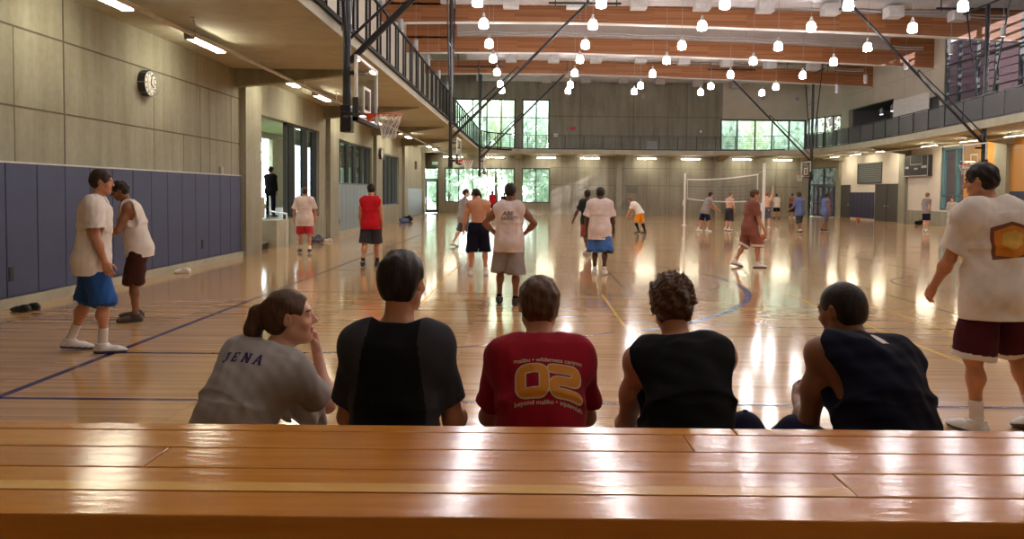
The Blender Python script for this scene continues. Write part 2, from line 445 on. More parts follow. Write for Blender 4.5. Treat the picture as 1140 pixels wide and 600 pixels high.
# right wall, lower storey
wr = MB(); wall_boxes(wr, 'x', XR, 0.3, 42.75, 60.0, 0, ZS, [(42.8,45.3,0.9,4.42)])
WR = struct(wr, 'wall_right', M['white_wall'])
struct(MB().box(XR-0.06, XR, 42.75, 49.1, 0, 0.82), 'baseboard_right', M['concrete'])
struct(MB().box(XR, XR+0.3, -3.6, 42.75, 0, ZS), 'wall_right_near', M['wood_panel'])
for i, (a, b) in enumerate([(38.75,39.75),(49.15,50.0),(59.7,60.3)]):
    k = empty('concrete_column', (XR, (a+b)/2, 0), 'x', 'column'); MB().box(XR-0.2, XR-0.002, a, b, 0, ZS).build('shaft', M['concrete'], k, world=True)
    MB().prism_y([(XR-0.002, ZS), (XR-0.002, ZS-0.42), (22.3, ZS-0.30), (20.7, ZS-0.02), (20.7, ZS)][::-1], a-0.30, a-0.005).build('soffit_beam', M['concrete'], k, world=True)
    tag(k, f'concrete column on the right wall, {ORD[i]} from the camera', 'column', 'concrete columns of the right wall')
# right wall, upper storey
wr = MB(); wall_boxes(wr, 'x', XR, 0.3, 45.2, 60.0, ZS, ZR, [(51.4,58.6,ZT,7.9),(45.7,46.75,ZT,7.4)])
wall_boxes(wr, 'x', XR, 0.3, -3.6, 45.2, ZS, ZR, [(27.0,45.2,ZT+0.03,10.6)])
struct(wr, 'wall_right_upper', M['beige'])
jr = MB()
jr.box(XR-0.004, XR+0.001, 46.0, 59.5, 8.98, 9.0)
for y in (46.8, 50.0, 54.5): jr.box(XR-0.004, XR+0.001, y-0.012, y+0.012, 7.95, ZR)
struct(jr, 'trim_3', plain('panel_joint', (0.30,0.27,0.23), 0.8))
struct(MB().box(XR-0.03, XR, 46.8, 51.4, ZT, 7.75), 'trim_4', plain('pale_wall_panel', (0.72,0.68,0.66), 0.6))
rc = MB()
rc.box(26.2, 26.4, 51.2, 58.8, ZT, 8.1); rc.box(XR+0.3, 26.3, 51.2, 51.4, ZT, 8.1); rc.box(XR+0.3, 26.3, 58.6, 58.8, ZT, 8.1)
rc.box(XR+0.3, 26.4, 51.2, 58.8, 7.9, 8.1); rc.box(XR, 26.4, 51.2, 58.8, ZS, ZT)
struct(rc, 'wall_alcove', M['dark_wall'])
# hall end behind the camera, roof deck
struct(MB().box(-7.5, 23.5, -3.9, -3.6, 0, ZR), 'wall_front', M['concrete'])
rf = MB(); rf.box(-9.2, 24.0, -3.9, 63.6, ZR, ZR+0.25); struct(rf, 'ceiling', M['white_deck'])

# balcony running round three sides, edge curved at the far corners
def arc(cx, cy_, r, a0, a1, n):
    return [(cx+r*math.cos(math.radians(a0+(a1-a0)*i/n)), cy_+r*math.sin(math.radians(a0+(a1-a0)*i/n))) for i in range(n+1)]
EDGE = [(-3.62,-3.6),(-3.62,56.2)] + arc(0.78, 56.2, 4.4, 180, 90, 12)[1:] + [(11.0,60.6)] + [(13.5,60.5),(15.5,60.2),(17.3,59.6),(18.6,58.6),(19.6,57.2),(20.15,55.4),(20.4,53.0),(20.35,48),(20.0,42),(19.5,36),(19.0,31),(18.6,26),(18.4,20),(18.4,-3.6)]
def offset(poly, d):
    out = []
    for i, p in enumerate(poly):
        a = Vector(poly[max(0,i-1)]); b = Vector(poly[min(len(poly)-1,i+1)]); t = (b-a).normalized()
        out.append((p[0]+t.y*d, p[1]-t.x*d))
    return out
bs = MB()
def edge_strip(mb, e0, e1, z0, z1):
    n = len(e0)
    for i in range(n-1):
        mb.hexa([(*e0[i],z0),(*e0[i+1],z0),(*e1[i+1],z0),(*e1[i],z0)], [(*e0[i],z1),(*e0[i+1],z1),(*e1[i+1],z1),(*e1[i],z1)])
# three slabs: left, back, right meet along the edge
bs.prism([(XL,-3.6),(-3.62,-3.6),(-3.62,56.2),(XL,56.2)], ZS, ZT)
i0 = EDGE.index((-3.62,56.2)); i1 = next(i for i, p in enumerate(EDGE) if p == (20.4,53.0))
mid = EDGE[i0:i1+1]
for a, b in zip(mid[:-1], mid[1:]):
    if a[0] >= 0.75 and b[0] <= 18.7: bs.prism([a, b, (b[0],YB), (a[0],YB)], ZS, ZT)
bs.prism([(XL,56.2)] + [p for p in mid if p[0] <= 0.785] + [(0.78,YB),(-8.9,YB),(-8.9,53.5),(XL,53.5)], ZS, ZT)
rr = [p for p in EDGE[i1:]]; cor = [p for p in mid if p[0] >= 18.59]
bs.prism(cor + [(XR,53.0),(23.2,60.0),(21.8,YB),(18.6,YB)], ZS, ZT)
for a, b in zip(rr[:-1], rr[1:]): bs.prism([a, b, (XR,b[1]), (XR,a[1])], ZS, ZT)
struct(bs, 'balcony_floor', M['concrete_light'])

def stations(poly, step):
    out = []; acc = 0
    for a, b in zip(poly[:-1], poly[1:]):
        a, b = Vector(a), Vector(b); L_ = (b-a).length; t = -acc % step if acc else 0
        t = (step - acc) if acc else 0
        while t <= L_:
            out.append((a+(b-a)*(t/L_), (b-a).normalized())); t += step
        acc = L_ - (t - step)
    return out
ci = next(i for i, p in enumerate(EDGE) if p == (11.0,60.6))
RIN = offset(EDGE, -0.07)      # railing line just behind the slab edge
def rail_bar(mb, poly, z, wd, h):
    e0, e1 = offset(poly, wd/2), offset(poly, -wd/2); edge_strip(mb, e0, e1, z, z+h)
# left balcony railing: dark posts, woven wire strips, top rail
lr = [p for p in offset(EDGE, 0.035) if p[1] < 60 and p[0] < 0]; lr[0] = (lr[0][0], 5.0)
R_ = empty('balcony_railing', (-3.7, 30, ZT), 'dark steel railing with ladder-like wire strips along the left balcony', 'railing')
mb = MB(); rail_bar(mb, lr, ZT+1.06, 0.06, 0.05); mb.build('top_rail', M['rail_black'], R_, world=True)
mb = MB(); rail_bar(mb, lr, ZT-0.15, 0.05, 0.09); mb.build('bottom_rail', M['rail_black'], R_, world=True)
for p, d in stations(lr, 1.27):
    n = Vector((d.y, -d.x))
    b_ = MB()
    for s in (-0.2, 0.2):
        c = p + d*s
        b_.prism([tuple(c+d*0.02+n*0.02), tuple(c-d*0.02+n*0.02), tuple(c-d*0.02-n*0.02), tuple(c+d*0.02-n*0.02)], ZT-0.1, ZT+1.07)
    for k in range(22):
        z = ZT - 0.04 + k*0.05
        b_.prism([tuple(p+d*0.2+n*0.006), tuple(p-d*0.2+n*0.006), tuple(p-d*0.2-n*0.006), tuple(p+d*0.2-n*0.006)], z, z+0.022)
    b_.build('wire_strip', M['rail_black'], R_, world=True)
# back balcony railing: posts and clear glass
br_ = [p for p in RIN if p[1] >= 57.5 and p[0] < 19.3]
R_ = empty('balcony_railing', (4.5, 60.7, ZT), 'thin cable railing with dark posts along the back balcony', 'railing')
mb = MB(); rail_bar(mb, br_, ZT-0.01, 0.05, 0.09); mb.build('bottom_rail', M['black_steel'], R_, world=True)
for k in range(7): mb = MB(); rail_bar(mb, br_, ZT+0.18+k*0.125, 0.012, 0.012); mb.build('cable', M['black_steel'], R_, world=True)
mb = MB(); rail_bar(mb, br_, ZT+1.04, 0.04, 0.035); mb.build('top_rail', M['black_steel'], R_, world=True)
for p, d in stations(br_, 1.42):
    MB().box(p.x-0.025, p.x+0.025, p.y-0.025, p.y+0.025, ZT, ZT+1.05).build('post', M['black_steel'], R_, world=True)
# right balcony railing: perforated grey panels between dark posts
rr_ = [p for p in RIN if p[0] > 15 and p[1] < 57.9][:-1] + [(18.48, 12.0)]
R_ = empty('balcony_railing', (20.4, 40, ZT), 'dark railing with grey perforated panels along the right balcony', 'railing')
mb = MB(); rail_bar(mb, rr_, ZT+1.05, 0.06, 0.05); mb.build('top_rail', M['black_steel'], R_, world=True)
mb = MB(); rail_bar(mb, rr_, ZT-0.02, 0.06, 0.1); mb.build('bottom_rail', M['black_steel'], R_, world=True)
st = stations(rr_, 1.9)
for (p, d) in st:
    n = Vector((d.y, -d.x))
    MB().prism([tuple(p+d*0.03+n*0.035), tuple(p-d*0.03+n*0.035), tuple(p-d*0.03-n*0.035), tuple(p+d*0.03-n*0.035)], ZT, ZT+1.07).build('post', M['black_steel'], R_, world=True)
for (p, d), (q, e) in zip(st[:-1], st[1:]):
    t = (q-p).normalized(); n = Vector((t.y, -t.x)); p2, q2 = p+t*0.06, q-t*0.06
    MB().prism([tuple(p2+n*0.006), tuple(q2+n*0.006), tuple(q2-n*0.006), tuple(p2-n*0.006)], ZT+0.1, ZT+1.02).build('panel', M['mesh_panel'], R_, world=True)

# ---------------------------------------------------------------- windows and doors
WN = [0]
def window(axis, fixed, a0, a1, z0, z1, mulls, trans=(), frame='dark_frame', depth=0.12, glass='glass', fw=0.06, fin=None, name=None, finw=0.07):
    """frame + mullions + glass in a wall opening; fin = depth of deep vertical fins towards the hall"""
    WN[0] += 1
    r = bpy.data.objects.new(name or f'window_{WN[0]}', None); COL.objects.link(r)
    c = ((a0+a1)/2, fixed, z0) if axis == 'y' else (fixed, (a0+a1)/2, z0)
    r.location = c; r['kind'] = 'structure'
    def bx(mb, p0, p1, d0, d1, q0, q1):
        if axis == 'y': mb.box(p0, p1, fixed+d0, fixed+d1, q0, q1)
        else: mb.box(fixed+d0, fixed+d1, p0, p1, q0, q1)
    m = MB(); h = depth/2
    bx(m, a0, a0+fw, -h, h, z0, z1); bx(m, a1-fw, a1, -h, h, z0, z1); bx(m, a0, a1, -h, h, z0, z0+fw); bx(m, a0, a1, -h, h, z1-fw, z1)
    m.build('frame', M[frame], r, world=True)
    for x in mulls:
        m = MB(); f0, f1 = (-h, h) if fin is None else sorted((-h, fin)); ww = fw*0.8/2 if fin is None else finw/2
        bx(m, x-ww, x+ww, f0, f1, z0+fw, z1-fw); m.build('mullion', M[frame], r, world=True)
    for z in trans:
        m = MB(); bx(m, a0+fw, a1-fw, -h*0.8, h*0.8, z-0.03, z+0.03); m.build('transom', M[frame], r, world=True)
    m = MB(); bx(m, a0+fw*0.5, a1-fw*0.5, -0.005, 0.005, z0+fw*0.5, z1-fw*0.5); m.build('pane', M[glass], r, world=True)
    return r
yw = YB+0.15
window('y', yw, -6.75, -1.22, 0.85, 3.58, [-5.65,-4.55,-3.41,-2.28], fw=0.09)
window('y', yw, -0.66, 1.56, 0.85, 3.60, [0.47], fw=0.09)
window('y', yw, -6.0, -1.19, 5.05, 9.02, [-4.58,-3.45,-2.32], [7.56], fw=0.12)
window('y', yw, -0.69, 1.5, 5.05, 9.02, [0.44], [7.56], fw=0.12)
window('y', yw, 14.95, 21.72, 5.1, 7.6, [16.29,17.71,19.05,20.39], fw=0.13)
xw = XL-0.15
window('x', xw, 24.0, 27.35, 0.80, 3.68, [24.45,25.85,27.0], fin=0.16, glass='dim_glass', finw=0.09)
window('x', xw, 29.8, 36.45, 1.92, 3.6, [30.6,32.0,33.3,34.7,35.8], fin=0.1, glass='dim_glass', finw=0.07)
window('x', xw, 38.6, 43.9, 0.95, 3.52, [39.3,40.3,41.4,42.5,43.3], fin=0.1, glass='dim_glass', finw=0.07)
window('x', XR+0.15, 42.8, 45.3, 0.9, 4.42, [43.75], frame='teal_frame', fw=0.14, trans=[1.75], depth=0.2, glass='dim_glass')
window('x', XR+0.15, 27.0, 45.2, ZT+0.03, 10.6, [43.9,42.1,40.4,38.4,35.8,33.2,30.6,28.6], [7.3,9.0], fw=0.09, depth=0.2, glass='tinted_glass')
# corner glazing above the entrance and the glass entrance itself
r = bpy.data.objects.new('window_corner', None); COL.objects.link(r); r.location = (*( (DA+DB)/2 ), 5.1); r['kind'] = 'structure'
m = MB(); diag_box(m, 0, DL, 0.06, 0.18, 5.1, 5.2); diag_box(m, 0, DL, 0.06, 0.18, 7.62, 7.72); m.build('frame', M['dark_frame'], r, world=True)
for s in (0.04, 0.9, 1.75, 2.6, DL-0.04):
    m = MB(); diag_box(m, s-0.04, s+0.04, 0.06, 0.18, 5.2, 7.62); m.build('mullion', M['dark_frame'], r, world=True)
m = MB(); diag_box(m, 0.02, DL-0.02, 0.11, 0.12, 5.15, 7.66); m.build('pane', M['glass'], r, world=True)
r = bpy.data.objects.new('door_4', None); COL.objects.link(r); r.location = (*((DA+DB)/2), 0); r['kind'] = 'structure'
s0, s1 = 0.2, DL-0.22
m = MB()
for a, b in ((s0,s0+0.09),(s1-0.09,s1),(1.72,1.82)): diag_box(m, a, b, 0.05, 0.2, 0, 3.8)
for z in (2.42, 3.74): diag_box(m, s0, s1, 0.05, 0.2, z, z+0.09)
m.build('door_frame', M['dark_frame'], r, world=True)
m = MB(); diag_box(m, s0, s1, 0.12, 0.13, 0.05, 3.75); m.build('pane', M['tinted_glass'], r, world=True)
for a, b in ((0.75,1.22),(1.25,1.72),(1.84,2.35),(2.38,2.9)):
    m = MB()
    for x0, x1, z0, z1 in ((a,a+0.07,0.03,2.38),(b-0.07,b,0.03,2.38),(a,b,0.03,0.25),(a,b,2.28,2.38),(a,b,1.0,1.07)): diag_box(m, x0, x1, 0.04, 0.10, z0, z1)
    m.build('door_leaf', M['dark_frame'], r, world=True)
# glazed door in the far left corner
r = bpy.data.objects.new('door_1', None); COL.objects.link(r); r.location = (-7.8, YB, 0); r['kind'] = 'structure'
m = MB()
for b in ((-8.38,-8.30,0,3.56),(-7.31,-7.23,0,3.56)): m.box(b[0], b[1], yw-0.08, yw+0.08, b[2], b[3])
for z in (2.62, 3.48): m.box(-8.38, -7.23, yw-0.08, yw+0.08, z, z+0.08)
m.build('door_frame', M['dark_frame'], r, world=True)
m = MB()
for b in ((-8.28,-8.16,0.02,2.6),(-7.42,-7.32,0.02,2.6),(-8.28,-7.32,0.02,0.25),(-8.28,-7.32,2.48,2.6),(-8.28,-7.32,0.85,0.93)): m.box(b[0], b[1], yw-0.03, yw+0.03, b[2], b[3])
lf = m.build('door_leaf', M['dark_frame'], r, world=True)
MB().box(-8.3, -7.3, yw-0.005, yw+0.005, 0.1, 3.5).build('pane', M['glass'], r, world=True)
# dark flush doors of the right wall
for nm, a, b in (('door_2',57.95,59.6),('door_3',52.0,53.7),('door_5',50.05,51.95)):
    r = bpy.data.objects.new(nm, None); COL.objects.link(r); r.location = (XR, (a+b)/2, 0); r['kind'] = 'structure'
    m = MB()
    for y0, y1, z0, z1 in ((a,a+0.06,0,2.45),(b-0.06,b,0,2.45),(a,b,2.39,2.45)): m.box(XR-0.05, XR+0.01, y0, y1, z0, z1)
    m.build('door_frame', M['door_dark'], r, world=True)
    MB().box(XR-0.03, XR+0.01, a+0.06, b-0.06, 0.01, 2.39).build('door_leaf', M['door_dark'], r, world=True)
    hy = a+0.2 if nm != 'door_5' else b-0.25
    MB().box(XR-0.1, XR-0.03, hy-0.06, hy+0.06, 1.0, 1.04).build('door_handle', M['light_metal'], r, world=True)
r = bpy.data.objects.new('door_6', None); COL.objects.link(r); r.location = (XR, 46.2, ZT); r['kind'] = 'structure'
MB().box(XR+0.1, XR+0.16, 45.7, 46.75, ZT, 7.4).build('door_leaf', M['door_dark'], r, world=True)
m = MB()
for y0, y1, z0, z1 in ((45.7,45.77,ZT,7.4),(46.68,46.75,ZT,7.4),(45.7,46.75,7.33,7.4)): m.box(XR-0.03, XR+0.1, y0, y1, z0, z1)
m.build('door_frame', M['dark_frame'], r, world=True)

# outside: brick wing beyond the right wall, sun louvers, trees
lv = empty('sun_louver', (24.3, 36, ZT), 'rows of horizontal sun louvers outside the big upper right window', 'louver')
for k in range(13):
    z = 5.3 + k*0.42
    MB().hexa([(23.9,27,z),(24.5,27,z+0.14),(24.5,45.6,z+0.14),(23.9,45.6,z)], [(23.9,27,z+0.03),(24.5,27,z+0.17),(24.5,45.6,z+0.17),(23.9,45.6,z+0.03)]).build('slat', M['dark_frame'], lv, world=True)
for y in (27.2, 33.2, 38.6, 45.4): MB().box(24.15, 24.25, y-0.05, y+0.05, ZT, 10.8).build('post', M['grey_metal'], lv, world=True)
struct(MB().box(29.5, 38.0, 52.0, 84, -0.35, 12.5), 'wall_brick_house', M['brick'])

# painted court lines, 1 mm proud of the boards
def line(name, label, segs, m, wd=0.05):
    mb = MB()
    for s in segs:
        for (x0,y0),(x1,y1) in zip(s[:-1], s[1:]):
            d = Vector((x1-x0, y1-y0)).normalized(); n = Vector((-d.y, d.x))*wd/2; e = d*(wd*0.15)
            a, b = Vector((x0,y0))-e, Vector((x1,y1))+e
            mb.prism([tuple(a-n), tuple(b-n), tuple(b+n), tuple(a+n)], 0.0003, 0.0012)
    o = mb.build(name, m); return tag(o, kind='structure')
BX, RX = -4.2, -2.55
line('trim_5', '', [[(BX,2.0),(BX,51.0)]], M['line_purple'], 0.075)
YC = [14.9, 34.8, 54.3]
line('trim_6', '', [[(BX,6.25),(20.4,6.25)],[(BX,23.6),(20.4,23.6)],[(BX,26.1),(20.4,26.1)],[(BX,43.5),(20.4,43.5)],[(BX,45.6),(20.4,45.6)]], M['line_purple'], 0.06)
tp = []
tp.append([(BX,8.05),(-3.2,8.05)] + arc(-3.2, 14.9, 6.85, -90, -52, 10) )
line('trim_7', '', tp, M['line_dark'], 0.06)
line('trim_8', '', [arc(-3.0, 14.9, 6.85, -50, 12, 18)], M['line_blue'], 0.11)
ft = [arc(-3.0, 14.9, 6.85, 12, 90, 20)+[(BX,21.75)]]
for yc in YC:
    ft += [[(BX,yc-1.83),(1.67,yc-1.83),(1.67,yc+1.83),(BX,yc+1.83)], arc(1.67,yc,1.83,-90,90,20)]
    ft += [[(20.4,yc-1.83),(14.6,yc-1.83),(14.6,yc+1.83),(20.4,yc+1.83)], arc(14.6,yc,1.83,90,270,20), arc(8.75,yc,1.8,0,360,36)]
    if yc > 20: ft += [[(BX,yc-6.8),(-3.2,yc-6.8)]+arc(-3.2,yc,6.8,-90,90,24)+[(BX,yc+6.8)]]
    ft += [[(8.75,yc-8.6),(8.75,yc+8.6)]]
line('trim_9', '', ft, M['line_dark'], 0.05)
line('trim_10', '', [[(1.2,10.0),(1.2,13.1)],[(-1.6,10.0),(-1.6,18.5)],[(4.35,7.8),(4.35,13.4)],[(5.2,8.5),(5.2,13.4)]], M['line_yellow'], 0.04)
line('trim_11', '', [[(3.0,9.98),(15.5,9.98)],[(6.05,9.98),(6.05,21)],[(11.4,9.98),(11.4,21)]], M['line_green'], 0.05)
line('trim_12', '', [[(2.0,47.8),(17,47.8)],[(1.0,44.5),(5,44.5)]], M['line_white'], 0.05)
# ---------------------------------------------------------------- roof beams
def zb(x):   # slight camber of the beams
    pts = [(-7.3,9.66),(-3,9.73),(2,9.74),(8,9.62),(15,9.42),(19,9.26),(23.3,9.05)]
    for (a,za),(b,zb_) in zip(pts[:-1], pts[1:]):
        if a <= x <= b: return za+(zb_-za)*(x-a)/(b-a)
    return pts[-1][1]
bx_ = [-7.25,-5,-3,-0.5,2,5,8,11.5,15,17,19,21,23.2]
for i, y in enumerate((4.0, 12.4, 20.8, 29.2, 38.4, 46.6, 54.8)):
    m = MB(); hh = 0.88
    for a, b in zip(bx_[:-1], bx_[1:]):
        m.hexa([(a,y-0.16,zb(a)),(b,y-0.16,zb(b)),(b,y+0.16,zb(b)),(a,y+0.16,zb(a))],
               [(a,y-0.16,zb(a)+hh),(b,y-0.16,zb(b)+hh),(b,y+0.16,zb(b)+hh),(a,y+0.16,zb(a)+hh)])
    g = empty('roof_beam', (8, y, 9.6), f'long glued wood roof beam spanning the hall, {ORD[i]} from the camera', 'beam', 'wooden roof beams')
    m.build('beam_web', M['glulam'], g, world=True)
    if i < 6:
        m = MB(); m.box(-7.2,-4.33,y-0.17,y+0.17,zb(-5)+0.8,ZR); m.box(-7.2,-4.33,y-0.17,y+0.17,zb(-5),zb(-5)+0.9); m.build('deep_beam_end', M['glulam'], g, world=True)
    m = MB(); m.hexa([(20.7,y-0.17,zb(20.7)),(23.2,y-0.17,zb(23.2)),(23.2,y+0.17,zb(23.2)),(20.7,y+0.17,zb(20.7))],[(20.7,y-0.17,10.8),(23.2,y-0.17,10.8),(23.2,y+0.17,10.8),(20.7,y+0.17,10.8)])
    m.build('deep_beam_end', M['glulam'], g, world=True)
    m = MB()
    for a, b in zip(bx_[:-1], bx_[1:]):
        m.hexa([(a,y-0.22,zb(a)-0.03),(b,y-0.22,zb(b)-0.03),(b,y+0.22,zb(b)-0.03),(a,y+0.22,zb(a)-0.03)],
               [(a,y-0.22,zb(a)),(b,y-0.22,zb(b)),(b,y+0.22,zb(b)),(a,y+0.22,zb(a))])
    m.build('flange_plate', M['white_paint'], g, world=True)
    # acoustic infill above the beam, with its seams, and two conduits in front
    if i in (4, 5):
        for k in range(6):
            a = -4.3 + k*4.17
            MB().box(a+0.01, a+4.16, y-0.05, y+0.05, zb(a+2)+0.8, ZR).build('infill_panel', M['white_deck'], g, world=True)
    m = MB()
    for dy, dz in ((-0.28, 0.98), (-0.34, 1.1)):
        m.path([(x, y+dy, zb(x)+dz+0.04*math.sin(x*1.7)) for x in np.linspace(-4.2, 22.5, 28)], 0.035, 6)
    m.build('conduit', M['light_metal'], g, world=True)
# ventilation ducts and their outlets
for i, (y, xs, z) in enumerate([(37.35, [-0.95,1.95,4.9,7.8,10.7,13.7,16.6,19.6], 10.78), (52.6, [-1.3,1.45,4.2,7.1,9.9,12.7,15.5,18.3], 10.75), (62.2, [1.2,4.2,7.1,9.9,12.8,15.7], 10.7)]):
    m = MB()
    prof = []
    n = 120
    vs = []; fs = []
    for k in range(n+1):
        x = -4.2 + k*27.2/n; r = 0.44 + (0.012 if k % 2 else 0)
        for q in range(18):
            a = 2*math.pi*q/18; vs.append((x, y+r*math.cos(a), z+r*math.sin(a)))
    for k in range(n):
        for q in range(18): fs.append((k*18+q, k*18+(q+1)%18, (k+1)*18+(q+1)%18, (k+1)*18+q))
    m.add(vs, fs)
    d = empty('ventilation_duct', (9, y, z-0.45), ['spiral-wound round duct under the roof, first from the camera','spiral-wound round duct under the roof, second from the camera','spiral-wound round duct along the top of the back wall'][i], 'duct', 'roof ducts')
    m.build('spiral_pipe', M['galv'], d, world=True)
    for k, x in enumerate(xs):
        zz = min(10.5, zb(x)+0.86)
        b = MB().box(x-0.36, x+0.36, y-0.62, y+0.05, zz-0.38, zz+0.1)
        for q in range(5): b.box(x-0.32, x+0.32, y-0.635, y-0.62, zz-0.33+q*0.08, zz-0.29+q*0.08)
        b.build('air_outlet', M['light_metal'], d, world=True, bevel=0.015)

# ---------------------------------------------------------------- pendant lamps
def make_lamp():
    g = empty('pendant_lamp', (0,0,0), 'x', 'lamp', 'glowing pendant lamps over the courts')
    MB().lathe([(0.001,-0.20),(0.10,-0.195),(0.165,-0.17),(0.172,-0.10),(0.165,0.02),(0.14,0.10),(0.10,0.15)]).build('lamp_shade', M['lamp'], g, smooth=True)
    MB().lathe([(0.10,0.15),(0.085,0.2),(0.055,0.28),(0.04,0.36),(0.001,0.37)]).build('lamp_cap', M['light_metal'], g, smooth=True)
    MB().tube((0,0,0.36),(0,0,3.35),0.008,seg=6).build('cord', M['grey_metal'], g)
    return g
LROW = [3.2,7.1,11.0,14.9,18.9,22.8,26.8,30.3,34.3,38.1,42.4,47.0,49.8]  # rows nearest the camera are unseen, added to light the bench and seated group
LCOL = [-1.8,2.3,6.4,10.5,14.3]
lp = None
for i, y in enumerate(LROW):
    for k, x in enumerate(LCOL):
        if lp is None: lp = make_lamp(); o = lp
        else: o = copy_tree(lp)
        o.location = (x, y, 8.0)
        row = (f'{ORD[i-6]} row seen from the camera' if i >= 6 else f'{ORD[5-i]} unseen near row')
        o['label'] = f'glowing pendant lamp, {ORD[k]} from the left in the {row}'
def make_tube():
    g = empty('pendant_downlight', (0,0,0), 'x', 'lamp', 'grey tube lights over the balconies')
    MB().lathe([(0.001,-0.2),(0.085,-0.2),(0.095,-0.22),(0.1,-0.22),(0.1,0.22),(0.001,0.23)]).build('lamp_tube', M['grey_metal'], g, smooth=True)
    MB().lathe([(0.001,-0.205),(0.084,-0.205),(0.084,-0.2)]).build('lamp_lens', M['small_glow'], g)
    MB().tube((0,0,0.22),(0,0,3.35),0.007,seg=6).build('cord', M['grey_metal'], g)
    return g
tb = None
for side, x, ys in (('left', -5.0, [23.2,27.0,30.8,34.9,39.1,43.6,48.0]), ('right', 18.0, [30.8,34.7,38.9,43.7,47.9])):
    for i, y in enumerate(ys):
        if tb is None: tb = make_tube(); o = tb
        else: o = copy_tree(tb)
        o.location = (x if side == 'left' else x + 0.25*i/5, y, 8.0)
        o['label'] = f'unlit-looking grey tube pendant along the {side} balcony, {ORD[i]} from the camera'
# fluorescent strips under the balconies
def make_strip(ln):
    g = empty('strip_light', (0,0,0), 'x', 'light', 'fluorescent strips under the balcony')
    m = MB(); h = ln/2
    m.box(-h, h, -0.09, 0.09, 0.05, 0.10)
    m.box(-h-0.02,-h,-0.10,0.10,-0.02,0.10); m.box(h,h+0.02,-0.10,0.10,-0.02,0.10)
    m.build('lamp_housing', M['grey_metal'], g)
    MB().box(-h+0.01, h-0.01, -0.07, 0.075, -0.015, 0.045).build('lamp_tube', M['strip'], g, bevel=0.012)
    m = MB(); m.tube((-h*0.7,0,0.1),(-h*0.7,0,0.22),0.012,seg=6); m.tube((h*0.7,0,0.1),(h*0.7,0,0.22),0.012,seg=6); m.tube((-h*0.7,0,0.105),(h*0.7,0,0.105),0.012,seg=6); m.build('bracket', M['grey_metal'], g)
    return g
s15 = make_strip(1.45); first = True
for i, y in enumerate([11.65,15.36,20.6,23.85,29.1,32.2,37.5,40.6,45.75,48.9,51.9]):
    o = s15 if first else copy_tree(s15); first = False
    o.location = (-6.2, y, 4.40); o.rotation_euler = (0,0,math.pi/2)
    o['label'] = f'fluorescent strip light under the left balcony, {ORD[i]} from the camera'
for i, x in enumerate([-6.0,-2.75,1.25,4.65,9.05,12.47,16.45,19.6]):
    o = copy_tree(s15); o.location = (x, 62.35, 4.37); o.rotation_euler = (0,0,0)
    o['label'] = f'fluorescent strip light under the back balcony, {ORD[i]} from the left'
for i, y in enumerate([36.4,40.25,44.3,50.2,54.3,58.0]):
    o = copy_tree(s15); o.location = (22.1, y, 4.40); o.rotation_euler = (0,0,-math.pi/2); o.scale = (1.3, 1, 1)
    o['label'] = f'fluorescent strip light under the right balcony, {ORD[i]} from the camera'
# service pipes with hangers
def pipe(x, y0, y1, z, label, n, sg):
    g = empty('service_pipe', (x, y0, z), label, 'pipe')
    MB().tube((x,y0,z),(x,y1,z),0.04,seg=12).build('pipe_run', M['light_metal'], g, world=True, smooth=True)
    for k in range(n):
        y = y0 + (k+0.5)*(y1-y0)/n
        m = MB(); m.tube((x,y,z+0.03),(x,y,ZS),0.008,seg=6); m.lathe([(0.001,0),(0.05,0),(0.05,0.02),(0.001,0.02)],(x,y,ZS-0.02),12); m.tube((x,y-0.02,z),(x,y+0.02,z),0.05,seg=12)
        m.build('hanger', M['light_metal'], g, world=True)
pipe(-5.8, 2.0, 59.5, 4.32, 'thin grey sprinkler pipe hung under the left balcony', 17, 1)
pipe(21.4, 20.0, 58.5, 4.32, 'thin grey sprinkler pipe hung under the right balcony', 11, 1)

